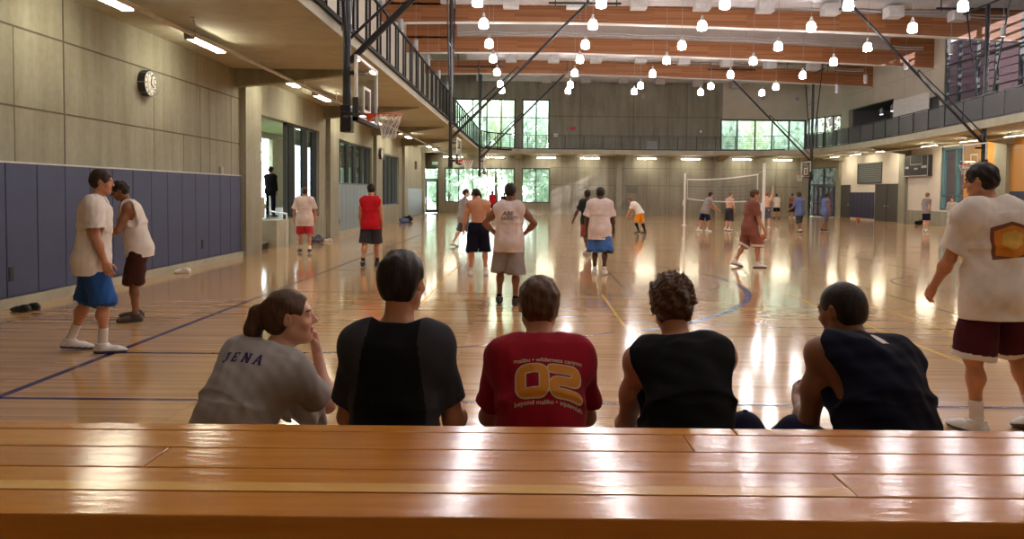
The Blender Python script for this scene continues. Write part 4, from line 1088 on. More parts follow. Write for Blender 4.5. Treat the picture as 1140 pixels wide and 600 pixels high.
        for q in cor:
            for ax in range(3):
                if q[ax]: continue
                e = list(q); e[ax] = 1; e = tuple(e); va, vb = val[q], val[e]
                m = (va < 0) != (vb < 0); t = np.where(m, va/np.where(m, va-vb, 1), 0)
                pt = np.array(q, float)[None,:].repeat(N,0); pt[:,ax] += t
                P[m] += pt[m]; cnt[m] += 1
        P = (P/np.maximum(cnt,1)[:,None]+idx)*s.h+s.o
        F = []
        for ax in range(3):
            sa = [slice(None)]*3; sb = [slice(None)]*3; sa[ax] = slice(0,-1); sb[ax] = slice(1,None)
            A_, B_ = S[tuple(sa)], S[tuple(sb)]
            cr = np.argwhere(A_ != B_); o1, o2 = (ax+1)%3, (ax+2)%3
            ok = (cr[:,o1] > 0) & (cr[:,o2] > 0) & (cr[:,o1] < n[o1]-1) & (cr[:,o2] < n[o2]-1); cr = cr[ok]
            fl = A_[tuple(cr.T)]
            def at(d1, d2):
                q = cr.copy(); q[:,o1] -= d1; q[:,o2] -= d2; return lut[tuple(q.T)]
            f = np.stack([at(1,1), at(0,1), at(0,0), at(1,0)], 1)
            f[~fl] = f[~fl][:, ::-1]; F.append(f)
        return P, np.concatenate(F)

def np_mesh(name, P, F, mats, parent=None, mi=None):
    me = bpy.data.meshes.new(name)
    me.vertices.add(len(P)); me.vertices.foreach_set('co', P.astype(np.float32).ravel())
    me.loops.add(F.size); me.loops.foreach_set('vertex_index', F.astype(np.int32).ravel())
    me.polygons.add(len(F)); me.polygons.foreach_set('loop_start', np.arange(0, F.size, 4, dtype=np.int32))
    me.polygons.foreach_set('use_smooth', np.ones(len(F), bool))
    o = link_mesh(name, me, mats, parent)
    if mi is not None: me.polygons.foreach_set('material_index', mi.astype(np.int32))
    me.update(calc_edges=True); me.validate()
    return o

def nz(v): v = np.array(v, float); return v/np.linalg.norm(v)
def frame(up, fwd):
    up = nz(up); r = nz(np.cross(fwd, up)); return np.array([r, np.cross(up, r), up])   # rows right, forward, up
def rotz(v, deg):
    a = math.radians(deg); c, s = math.cos(a), math.sin(a); return np.array([v[0]*c-v[1]*s, v[0]*s+v[1]*c, v[2]])

def skeleton(ht, q):
    """joint positions in the figure's own frame: x right, y forward, z up"""
    s = ht/1.8; J = {'s': s}
    hy = q.get('hipyaw', 0); s1, s2 = nz(q.get('s1', (0,0.03,1))), nz(q.get('s2', (0,0.0,1)))
    hf = rotz((0,1,0), hy); cf = rotz((0,1,0), q.get('cyaw', 0))
    if 'pup' in q: J['PF'] = frame(q['pup'], hf)
    else: J['PF'] = frame(nz(np.array([0,0,1])*0.5+s1*0.5), hf)
    J['S1'] = frame(s1, hf*0.5+cf*0.5); J['S2'] = frame(s2, cf)
    P = np.zeros(3); J['pel'] = P
    J['mid'] = P + s1*0.27*s; J['c7'] = J['mid'] + s2*0.27*s
    R2 = J['S2']; w = q.get('sw', 1.0); J['w'] = w
    for sd, sg in (('L',-1),('R',1)):
        dsh = q.get('sh'+sd, (0,0))       # raise, forward
        J['sh'+sd] = J['c7'] + R2[0]*sg*0.178*s*w - R2[2]*(0.068-dsh[0])*s + R2[1]*(0.0+dsh[1])*s
        J['hip'+sd] = P + J['PF'][0]*sg*0.092*s - J['PF'][2]*0.02*s
        d1, d2 = (nz(x) for x in q.get('l'+sd, ((sg*0.05,0.03,-1),(sg*0.02,-0.04,-1))))
        J['kn'+sd] = J['hip'+sd]+d1*0.435*s; J['an'+sd] = J['kn'+sd]+d2*0.42*s
        a = q.get('a'+sd, ((sg*0.16,0.0,-1),(sg*0.04,0.16,-1)))
        d1, d2 = nz(a[0]), nz(a[1]); J['el'+sd] = J['sh'+sd]+d1*0.295*s; J['wr'+sd] = J['el'+sd]+d2*0.25*s
        J['hd'+sd] = nz(a[2]) if len(a) > 2 and a[2] is not None else d2
        if 't'+sd in q:      # wrist target (ground frame) reached with a two-bone solution
            tgt, hint = np.array(q['t'+sd][0], float), nz(q['t'+sd][1]);
            tgt = tgt-np.array([0,0,q['pz'] if 'pz' in q else q['pzguess']]); v = tgt-J['sh'+sd]; L1, L2 = 0.295*s, 0.25*s
            D_ = min(np.linalg.norm(v), (L1+L2)*0.995); v = nz(v); ca = (L1*L1+D_*D_-L2*L2)/(2*L1*D_); ca = max(-1, min(1, ca))
            hn = hint-v*(hint@v); hn = nz(hn); J['el'+sd] = J['sh'+sd]+(v*ca+hn*math.sqrt(1-ca*ca))*L1; J['wr'+sd] = J['sh'+sd]+v*D_
            J['hd'+sd] = nz(a[2]) if len(a) > 2 and a[2] is not None else nz(J['wr'+sd]-J['el'+sd])
        pn = nz(a[3]) if len(a) > 3 and a[3] is not None else np.array([-sg*1.0,0.0,0.0])
        pn = pn-J['hd'+sd]*(pn@J['hd'+sd])
        J['pn'+sd] = nz(pn) if np.linalg.norm(pn) > 0.1 else nz(np.cross(J['hd'+sd],(0,1,0.1)))
        J['curl'+sd] = a[4] if len(a) > 4 else 22
    nk = nz(q.get('neck', np.array(s2)*0.6+np.array((0,0.35,0.9))))
    J['hb'] = J['c7']+nk*0.085*s
    y, p, r = q.get('head', (0,0,0)); yy = y+q.get('cyaw',0)*0
    f = rotz((0,1,0), y); rt = rotz((1,0,0), y); up = np.array([0,0,1.0])
    a = math.radians(p); f2 = f*math.cos(a)+up*math.sin(a); up2 = up*math.cos(a)-f*math.sin(a)
    b = math.radians(r); rt2 = rt*math.cos(b)-up2*math.sin(b); up3 = up2*math.cos(b)+rt*math.sin(b)
    J['HF'] = np.array([rt2, f2, up3]); J['hs'] = 0.5*(1+s)*q.get('headscale', 1.0)
    J['hc'] = J['hb']+(up3*0.098+f2*0.018)*J['hs']
    # stand it on the ground (or keep the given pelvis height)
    lo = min(J['anL'][2], J['anR'][2])
    dz = (q['pz'] if 'pz' in q else 0.083*s-lo) - (0 if 'pz' in q else 0)
    for k in ('pel','mid','c7','shL','shR','hipL','hipR','knL','knR','anL','anR','elL','elR','wrL','wrR','hb','hc'): J[k] = J[k]+np.array([0,0,dz])
    for sd, sg in (('L',-1),('R',1)):
        fy = q.get('f'+sd, sg*-8); ff = rotz((0,1,0), fy+q.get('hipyaw',0))
        lift = J['an'+sd][2]-0.083*s
        pit = 0 if 'fp'+sd not in q else q['fp'+sd]
        if 'fp'+sd not in q and lift > 0.02: pit = -min(60, math.degrees(math.asin(min(0.9, lift/(0.17*s)))))
        a = math.radians(pit); J['ff'+sd] = ff*math.cos(a)+np.array([0,0,1])*math.sin(a); J['fu'+sd] = np.array([0,0,1])*math.cos(a)-ff*math.sin(a)
    return J

def cap(a, b, ra, rb=None, k=0.02, **kw): return dict(t='cap', a=a, b=b, ra=ra, rb=ra if rb is None else rb, k=k, **kw)
def ell(c, r, A=None, k=0.02, **kw):
    d = dict(t='ell', c=c, r=r, k=k, **kw)
    if A is not None: d['A'] = A
    return d

def torso_prims(J, fem=False, bulk=1.0):
    s = J['s']; PF, S1, S2 = J['PF'], J['S1'], J['S2']; pel, mid, c7 = J['pel'], J['mid'], J['c7']; w = J['w']*bulk; out = []
    hw = 0.165 if not fem else 0.172
    out.append(ell(pel+PF[2]*0.01*s, (hw*s*bulk,0.118*s*bulk,0.125*s), PF, 0.06))
    for g in (-1,1): out.append(ell(pel+PF[0]*g*0.075*s-PF[1]*0.055*s-PF[2]*0.05*s, (0.085*s,0.085*s,0.095*s), PF, 0.05))
    wr = 0.138 if not fem else 0.122
    out.append(ell(pel*0.45+mid*0.55-S1[2]*0.02*s, (wr*s*bulk,0.098*s*bulk,0.17*s), S1, 0.07))
    out.append(ell(mid+S2[2]*0.07*s+S2[1]*0.004*s, (0.158*s*w,0.112*s*bulk,0.175*s), S2, 0.07))
    out.append(ell(c7-S2[2]*0.09*s-S2[1]*0.012*s, (0.165*s*w,0.092*s*bulk,0.10*s), S2, 0.06))
    for sd, g in (('L',-1),('R',1)):
        out.append(cap(c7-S2[2]*0.005*s-S2[1]*0.005*s+S2[0]*g*0.03*s, J['sh'+sd]+S2[2]*0.012*s, 0.045*s, 0.052*s, 0.05))
        out.append(ell(J['sh'+sd]*0.75+(mid+S2[2]*0.1*s)*0.25-S2[1]*0.02*s, (0.075*s,0.075*s,0.10*s), S2, 0.05))
    return out
def neck_prims(J):
    return [cap(J['c7']-J['S2'][2]*0.03*J['s'], J['hb']+J['HF'][2]*0.03, 0.06*J['s'], 0.054*J['hs'], 0.03)]
def arm_prims(J, sd, thick=1.0):
    s = J['s']; a, b, c = J['sh'+sd], J['el'+sd], J['wr'+sd]; t = thick
    return [ell(a, (0.062*s*t,)*3, None, 0.05), cap(a, b, 0.052*s*t, 0.040*s*t, 0.03), ell(a*0.5+b*0.5, tuple(np.array((0.05,0.05,0.05))*s*t), None, 0.05),
            cap(b, c, 0.040*s*t, 0.027*s*t, 0.02), ell(b*0.7+c*0.3, (0.044*s*t,)*3, None, 0.04)]
def hand_prims(J, sd, detail=True):
    s = J['s']*0.98; g = 1 if sd == 'R' else -1; d, n = J['hd'+sd], J['pn'+sd]; th = np.cross(d, n)*g; W = J['wr'+sd]; out = []
    lens = (0.072,0.080,0.075,0.058); cu = math.radians(J['curl'+sd])
    offs = (0.031,0.0105,-0.0105,-0.031)
    for i in range(4):
        base = W+th*offs[i]*0.6*s+d*0.01*s; kn = W+th*offs[i]*s+d*(0.088-(0.006 if i in (0,3) else 0)-(0.006 if i == 3 else 0))*s
        out.append(cap(base, kn, 0.0145*s, 0.0115*s, 0.012))
        p = kn; ang = cu*0.8; L = lens[i]*s
        for f_, rr in ((0.45,0.0098),(0.30,0.009),(0.25,0.0082)):
            q = p+(d*math.cos(ang)+n*math.sin(ang)+th*(0.10*(1.5-i)/1.5))*L*f_
            out.append(cap(p, q, rr*s, rr*0.95*s, 0.004)); p = q; ang += cu
    out.append(ell(W+d*0.045*s+n*0.006*s, (0.038*s,0.016*s,0.045*s), np.array([th,n,d]), 0.015))
    b = W+d*0.022*s+th*0.022*s+n*0.008*s; q = b+(th*0.75+d*0.6+n*0.35)*0.045*s; r_ = q+(th*0.25+d*0.9+n*(0.25+0.5*math.sin(cu)))*0.034*s; e = r_+(d*0.9+n*(0.3+math.sin(cu)))*0.022*s
    out += [cap(b, q, 0.0155*s, 0.0118*s, 0.012), cap(q, r_, 0.0112*s, 0.0098*s, 0.004), cap(r_, e, 0.0098*s, 0.008*s, 0.004)]
    return out
def leg_prims(J, sd, t=1.0):
    s = J['s']; h, k, a = J['hip'+sd], J['kn'+sd], J['an'+sd]; bk = -J['ff'+sd]; d = nz(a-k); bk = nz(bk-d*(bk@d))
    return [cap(h, k, 0.086*s*t, 0.054*s*t, 0.04), ell(h*0.62+k*0.38-bk*0.012*s, (0.078*s*t,)*3, None, 0.06), ell(k+bk*-0.008*s, (0.056*s*t,)*3, None, 0.03),
            cap(k, a, 0.05*s*t, 0.034*s*t, 0.03), ell(k*0.68+a*0.32+bk*0.016*s, (0.052*s*t,0.052*s*t,0.052*s*t), None, 0.06), ell(a, (0.038*s,)*3, None, 0.02)]
def foot_prims(J, sd, g=0.0):
    s = J['s']; a, f, u = J['an'+sd], J['ff'+sd], J['fu'+sd]; r = np.cross(f, u)
    heel = a-f*0.045*s-u*0.045*s; ball = a+f*0.115*s-u*0.055*s; toe = a+f*0.175*s-u*0.058*s
    A = np.array([r, f, u])
    return [cap(heel, ball+u*0.004, 0.036*s+g, 0.032*s+g, 0.03), ell(ball, (0.047*s+g,0.05*s+g,0.03*s+g), A, 0.03), ell(toe, (0.036*s+g,0.04*s+g,0.022*s+g), A, 0.03), cap(a, heel*0.4+ball*0.6, 0.04*s+g, 0.03*s+g, 0.03)]
def head_prims(J, beard=False):
    c, A, h = J['hc'], J['HF'], J['hs']
    def W(x, y, z): return c+(A[0]*x+A[1]*y+A[2]*z)*h
    def E(p, r, k=0.02, **kw): return ell(W(*p), tuple(np.array(r)*h), A, k*h, **kw)
    def C(p, q, ra, rb, k=0.012, **kw): return cap(W(*p), W(*q), ra*h, rb*h, k*h, **kw)
    o = [E((0,-0.014,0.032),(0.074,0.093,0.084),0.03), E((0,0.028,-0.035),(0.058,0.062,0.078),0.04), E((0,0.066,-0.092),(0.024,0.022,0.020),0.03),
         C((-0.05,0.0,-0.06),(-0.02,0.06,-0.093),0.018,0.016,0.03), C((0.05,0.0,-0.06),(0.02,0.06,-0.093),0.018,0.016,0.03),
         C((-0.034,0.074,0.026),(0.034,0.074,0.026),0.013,0.013,0.02),
         E((-0.038,0.062,-0.028),(0.026,0.02,0.024),0.02), E((0.038,0.062,-0.028),(0.026,0.02,0.024),0.02)]
    for g in (-1,1): o.append(E((g*0.031,0.096,0.008),(0.017,0.016,0.011),0.012,m='s'))
    for g in (-1,1): o.append(E((g*0.031,0.0755,0.007),(0.0135,0.0135,0.0125),0.003))
    for g in (-1,1): o.append(C((g*0.018,0.085,0.0175),(g*0.043,0.078,0.0165),0.0045,0.004,0.006))
    o += [C((0,0.083,0.018),(0,0.104,-0.018),0.0075,0.0105,0.014), E((0,0.107,-0.024),(0.0125,0.011,0.010),0.01)]
    for g in (-1,1): o.append(E((g*0.0125,0.095,-0.028),(0.008,0.010,0.008),0.008))
    o += [E((0,0.087,-0.0525),(0.024,0.012,0.0065),0.006), E((0,0.085,-0.0645),(0.021,0.012,0.007),0.006), E((0,0.1,-0.0585),(0.024,0.008,0.0016),0.004,m='s')]
    for g in (-1,1):
        ca, sa = math.cos(0.35), math.sin(0.35)*g
        Ae = np.array([A[0]*ca+A[1]*sa*-1, A[1]*ca+A[0]*sa, A[2]])
        o.append(ell(W(g*0.078,-0.008,-0.002), tuple(np.array((0.009,0.020,0.032))*h), Ae, 0.006*h))
        o.append(ell(W(g*0.091,-0.004,0.002), tuple(np.array((0.008,0.011,0.019))*h), Ae, 0.006*h, m='s'))
    return o, W, A, h

def bounds(J, pad=0.2):
    P = np.array([J[k] for k in ('pel','c7','shL','shR','knL','knR','anL','anR','elL','elR','wrL','wrR','hc')])
    lo, hi = P.min(0)-pad, P.max(0)+pad; lo[2] = max(lo[2], -0.03); return lo, hi

HAIRS = {'brown': srgb(84,56,38), 'black': srgb(36,28,25), 'dark': srgb(52,38,30), 'light': srgb(124,92,62)}
def hair_mat(name, c):
    t = NT(name); p = t.pos((60,60,9)); n = t.noise(p, 1.5, 4, 0.6)
    t.color(t.ramp(n, tuple(x*0.55 for x in c), tuple(x*1.5 for x in c))); t.setv(0.5, spec=0.35); t.bump(n, 0.6, 0.006); return t.m
for k, c in HAIRS.items(): M['hair_'+k] = hair_mat('hair_'+k, c)
def skin_mat(name, c):
    t = NT(name); p = t.pos(); n = t.noise(p, 9, 3)
    t.color(t.ramp(n, tuple(x*0.9 for x in c), (min(1,c[0]*1.1), min(1,c[1]*1.06), min(1,c[2]*1.06)))); t.setv(0.48, spec=0.4)
    t.b.inputs['Subsurface Weight'].default_value = 0.06; t.b.inputs['Subsurface Radius'].default_value = (0.012,0.005,0.003); t.b.inputs['Subsurface Scale'].default_value = 0.5
    t.bump(t.noise(p, 220, 2), 0.06, 0.002); return t.m
SKINS = {'fair': srgb(222,172,146), 'tan': srgb(196,140,108), 'brown': srgb(140,92,66), 'deep': srgb(92,60,46)}
for k, c in SKINS.items():
    M['skin_'+k] = skin_mat('skin_'+k, c); M['lip_'+k] = skin_mat('lips_'+k, (c[0]*0.75, c[1]*0.5, c[2]*0.5))
M['eye_white'] = plain('eye_white', (0.75,0.73,0.70), 0.2, var=0.02); M['iris'] = plain('dark_iris', (0.03,0.02,0.015), 0.15)
M['brow'] = plain('eyebrow_hair', (0.05,0.03,0.02), 0.8)

def build_hair(J, kind, h, parent, mat_, seed=1):
    c, A, s = J['hc'], J['HF'], J['hs']
    def W(x, y, z): return c+(A[0]*x+A[1]*y+A[2]*z)*s
    def E(p, r, k=0.02, **kw): return ell(W(*p), tuple(np.array(r)*s), A, k*s, **kw)
    t = {'buzz':0.006,'short':0.013,'curly':0.021,'tied':0.008,'long':0.016}[kind]
    R = 0.24 if kind not in ('tied','long') else 0.42
    F = Field(c-R, c+np.array((R,R,0.17)), h)
    F.prim(E((0,-0.014,0.032),(0.074+t,0.093+t,0.084+t),0.02))
    F.prim(E((0,-0.045,-0.02),(0.064+t*0.5,0.056+t*0.5,0.075),0.04))
    if kind == 'curly':
        F.folds(0.008, 0.04, seed); F.folds(0.005, 0.022, seed+5)
    elif kind != 'buzz': F.folds(0.0015 if kind == 'tied' else 0.003, 0.05, seed)
    if kind == 'long':
        F.prim(cap(W(0,-0.07,-0.02), W(0,-0.07,-0.18), 0.07, 0.05, 0.05)); F.prim(cap(W(0.05,-0.04,-0.02), W(0.06,-0.03,-0.16), 0.04, 0.025, 0.04)); F.prim(cap(W(-0.05,-0.04,-0.02), W(-0.06,-0.03,-0.16), 0.04, 0.025, 0.04))
    F.prim(E((0,0.125,-0.045),(0.088,0.085,0.115),0.012,m='s') if kind != 'tied' else E((0,0.128,-0.032),(0.10,0.092,0.122),0.012,m='s'))          # face
    for g in (-1,1): F.prim(E((g*0.085,0.012,-0.035),(0.03,0.034,0.05),0.01,m='s') if kind != 'tied' else E((g*0.085,0.026,-0.026),(0.032,0.045,0.052),0.01,m='s'))   # ears and sideburns
    if kind != 'long': F.prim(dict(t='pl', n=-(A[2]*1.0+A[1]*0.35), p=W(0,-0.07,-0.072), k=0.02))
    if kind == 'tied':
        a = W(0,-0.095,0.045); b = W(0,-0.135,0.03); F.prim(cap(a, b, 0.024, 0.026, 0.02))
        pts = [b, W(0.0,-0.152,-0.04), W(0.0,-0.150,-0.12), W(-0.01,-0.155,-0.20), W(-0.02,-0.175,-0.27)]; rr = [0.030,0.036,0.032,0.022,0.007]
        for i in range(4): F.prim(cap(pts[i], pts[i+1], rr[i], rr[i+1], 0.015))
        for g, e in ((1,(-0.05,-0.19,-0.22)),(-1,(0.03,-0.185,-0.24))): F.prim(cap(pts[2], W(*e), 0.014, 0.004, 0.012))
    P, Fc = F.mesh()
    return np_mesh('hair', P, Fc, mat_, parent)

def sleeve(F, J, sd, frac, r0, r1, carve=True):
    a, b = J['sh'+sd], J['el'+sd]; d = b-a; e = a+d*frac
    if frac > 1: e = b+(J['wr'+sd]-b)*(frac-1)
    s = J['s']
    if frac <= 1:
        F.prim(dict(t='cap', a=a-d*0.08, b=e, ra=r0*s, rb=r1*s, k=0.035, f1=True))
    else:
        F.prim(cap(a, b, r0*s, r1*s, 0.035)); F.prim(dict(t='cap', a=b, b=e, ra=r1*s, rb=r1*s*0.85, k=0.02, f1=True))
def carve_sleeve(F, J, sd, frac, r1, g=0.0):
    a, b = J['sh'+sd], J['el'+sd]; d = b-a; s = J['s']; e = a+d*frac
    if frac > 1: a, b = b, J['wr'+sd]; d = b-a; e = a+d*(frac-1); r1 *= 0.85
    L = np.linalg.norm(d)
    F.prim(dict(t='cap', a=e-d/L*0.05*s, b=e+d/L*0.06*s, ra=r1*s-0.011-g, rb=r1*s-0.009-g, k=0.004), mode='s')

def build_top(J, kind, h, parent, mats, loose=0.014, length=0.12, frac=0.62, seed=3, fem=False, sl=(0.070,0.076), neck=0.062, amp=0.004, name=None, bulk=1.0, split=None, armhole=0.075):
    s = J['s']; lo, hi = bounds(J, 0.24); lo[2] = J['pel'][2]-0.35*s; F = Field(lo, hi, h)
    for p in torso_prims(J, fem, bulk): F.prim(p, loose)
    S1, S2, PF = J['S1'], J['S2'], J['PF']
    hem = J['pel']-PF[2]*length*s
    w = J['w']*bulk
    F.prim(dict(t='con', a=hem-PF[2]*0.03, b=J['mid'], u=PF[0], ru=((0.178*bulk)*s+loose*1.5, 0.160*s*w+loose), rv=(0.128*s*bulk+loose*1.5, 0.112*s*bulk+loose), k=0.05))
    F.prim(dict(t='con', a=J['mid'], b=J['c7']-S2[2]*0.09*s, u=S2[0], ru=(0.160*s*w+loose, 0.165*s*w+loose*0.8), rv=(0.112*s*bulk+loose, 0.10*s*bulk+loose*0.7), k=0.06))
    F.prim(cap(J['c7']-S2[2]*0.02*s, J['c7']+nz(J['hb']-J['c7'])*0.03*s, 0.07*s, 0.062*s, 0.04))
    if kind in ('tee','long'):
        for sd in 'LR': sleeve(F, J, sd, frac, *sl)
    F.folds(amp, 0.17, seed); F.folds(amp*0.35, 0.07, seed+9)
    for p in torso_prims(J, fem, bulk): F.prim(p, 0.007)
    for sd in 'LR':
        a, b = J['hip'+sd], J['kn'+sd]; F.prim(cap(a, a+(b-a)*0.3, 0.094*s, 0.088*s, 0.04), loose*0.9)
    F.prim(ell(J['pel']-PF[2]*0.04*s-PF[1]*0.03*s, (0.162*s*bulk,0.122*s*bulk,0.11*s), PF, 0.04), loose*0.9+0.006)
    if kind in ('tee','long'):
        for sd in 'LR':
            a, b = J['sh'+sd], J['el'+sd]; F.prim(dict(t='cap', a=a, b=a+(b-a)*min(1,frac), ra=0.06*s, rb=0.05*s, k=0.02, f1=True))
    F.prim(dict(t='pl', n=-PF[2], p=hem, k=0.004))
    nd = nz(J['hb']-J['c7'])
    F.prim(dict(t='con', a=J['c7']+nd*0.020*s, b=J['c7']+nd*0.34*s, u=S2[0], ru=(0.088*s,0.24*s), rv=(0.088*s,0.24*s), k=0.008), mode='s')
    F.prim(cap(J['c7']-nd*0.01, J['hb'], neck*s*0.97, neck*s, 0.004), mode='s')
    F.prim(cap(J['c7']+S2[1]*0.06*s-S2[2]*0.01*s, J['c7']+S2[1]*0.12*s+S2[2]*0.1*s, neck*s, neck*s, 0.006), mode='s')
    F.prim(dict(t='con', a=hem-PF[2]*0.05, b=hem+PF[2]*0.05*s, u=PF[0], ru=(0.178*s*bulk+loose*1.5-0.012-amp*1.5,)*2, rv=(0.128*s*bulk+loose*1.5-0.012-amp*1.5,)*2, k=0.004), mode='s')
    if kind in ('tee','long'):
        for sd in 'LR': carve_sleeve(F, J, sd, frac, sl[1], amp*1.2)
    if kind == 'tank':
        for sd, g in (('L',-1),('R',1)):
            a = J['sh'+sd]
            F.prim(cap(a+S2[0]*g*0.045*s+S2[2]*0.10*s, a+S2[0]*g*0.05*s-S2[2]*0.17*s, armhole*s, armhole*s*0.9, 0.012), mode='s')
    P, Fc = F.mesh(); mi = None
    if split:
        cen = P[Fc].mean(1); mi = split(cen, J).astype(int)
    return np_mesh(name or {'tee':'t_shirt','tank':'tank_top','long':'sweatshirt'}[kind], P, Fc, mats, parent, mi)

def build_bottom(J, h, parent, mats, frac=0.9, flare=0.03, loose=0.012, seed=4, kind='shorts', amp=0.004, trim=None):
    s = J['s']; lo, hi = bounds(J, 0.22); hi[2] = J['pel'][2]+0.22*s; F = Field(lo, hi, h)
    PF = J['PF']; pel = J['pel']
    F.prim(dict(t='con', a=pel-PF[2]*0.10*s, b=pel+PF[2]*0.10*s, u=PF[0], ru=(0.172*s+loose,0.160*s+loose), rv=(0.125*s+loose,0.112*s+loose), k=0.04))
    F.prim(ell(pel-PF[2]*0.04*s-PF[1]*0.03*s, (0.16*s,0.12*s,0.11*s), PF, 0.04), loose)
    seg = []
    for sd in 'LR':
        a, b, c = J['hip'+sd], J['kn'+sd], J['an'+sd]
        if kind == 'shorts':
            fr = min(frac, 1.0); e = a+(b-a)*fr; r0, r1 = 0.094*s+loose, (0.060+0.03*(1-fr))*s+loose+flare
            if frac > 1: F.prim(cap(a, b, r0, r1-0.004, 0.04)); e = b+(c-b)*(frac-1); F.prim(dict(t='cap', a=b, b=e, ra=r1-0.004, rb=r1, k=0.02, f1=True)); dd_ = nz(c-b)
            else: F.prim(dict(t='cap', a=a, b=e, ra=r0, rb=r1, k=0.03, f1=True)); dd_ = nz(b-a)
            seg.append((e, dd_, r1))
        else:
            F.prim(cap(a, b, 0.094*s+loose, 0.064*s+loose, 0.04)); e = b+(c-b)*0.97; F.prim(dict(t='cap', a=b, b=e, ra=0.064*s+loose, rb=0.05*s+loose, k=0.03, f1=True)); seg.append((e, nz(c-b), 0.05*s+loose))
    F.folds(amp, 0.16, seed); F.folds(amp*0.4, 0.07, seed+3)
    for sd, (e, d_, r1) in zip('LR', seg):
        a, b = J['hip'+sd], J['kn'+sd]
        if kind == 'shorts' and frac <= 1: F.prim(dict(t='cap', a=a, b=e, ra=0.098*s, rb=0.075*s, k=0.01, f1=True))
        elif kind == 'shorts': F.prim(cap(a, b, 0.098*s, 0.068*s, 0.01)); F.prim(dict(t='cap', a=b, b=e, ra=0.068*s, rb=0.068*s, k=0.01, f1=True))
    for e, d_, r1 in seg: F.prim(cap(e-d_*0.03*s, e+d_*0.05, r1-0.014-amp, r1-0.012-amp, 0.004), mode='s')
    P, Fc = F.mesh(); mi = None
    if trim is not None:
        cen = P[Fc].mean(1); mi = np.zeros(len(Fc), int)
        for e, d_, r1 in seg:
            q = cen-e; al = q@d_; rad = np.linalg.norm(q-al[:,None]*d_, axis=1); mi[(al > -0.035*s) & (al < 0.02) & (rad < r1+0.04)] = 1
    return np_mesh('shorts' if kind == 'shorts' else 'trousers', P, Fc, mats, parent, mi)

def build_shoes(J, h, parent, upper, sole, high=False):
    for sd in 'LR':
        s = J['s']; a, f, u = J['an'+sd], J['ff'+sd], J['fu'+sd]
        lo = np.minimum(a, a+f*0.2*s)-0.13; hi = np.maximum(a, a+f*0.2*s)+0.13; F = Field(lo, hi, h)
        for p in foot_prims(J, sd, 0.007): F.prim(p)
        F.prim(cap(a-u*0.03*s, a+u*(0.055 if high else 0.012)*s-f*0.01*s, 0.05*s, 0.048*s, 0.03))
        F.prim(dict(t='pl', n=u, p=a+u*(0.05 if high else 0.018)*s+f*0.02*s, k=0.006))
        r = np.cross(f, u); b0 = a-u*0.075*s
        F.prim(cap(b0-f*0.045*s, b0+f*0.13*s, 0.034*s, 0.038*s, 0.02))
        F.prim(dict(t='pl', n=-u, p=a-u*0.083*s, k=0.004))
        P, Fc = F.mesh(); cen = P[Fc].mean(1); hh = (cen-a)@u
        np_mesh('shoe', P, Fc, [M[upper], M[sole]], parent, (hh < -0.058*s).astype(int))
def build_socks(J, h, parent, mat_, top=0.16):
    for sd in 'LR':
        s = J['s']; a, k = J['an'+sd], J['kn'+sd]; d = nz(k-a); lo = np.minimum(a, a+d*(top+0.05))-0.12; hi = np.maximum(a, a+d*(top+0.05))+0.12; F = Field(lo, hi, h)
        for p in leg_prims(J, sd): F.prim(p, 0.006)
        F.prim(dict(t='pl', n=d, p=a+d*top*s, k=0.004)); F.prim(dict(t='pl', n=-d, p=a-d*0.01*s, k=0.004))
        P, Fc = F.mesh(); np_mesh('sock', P, Fc, M[mat_], parent)

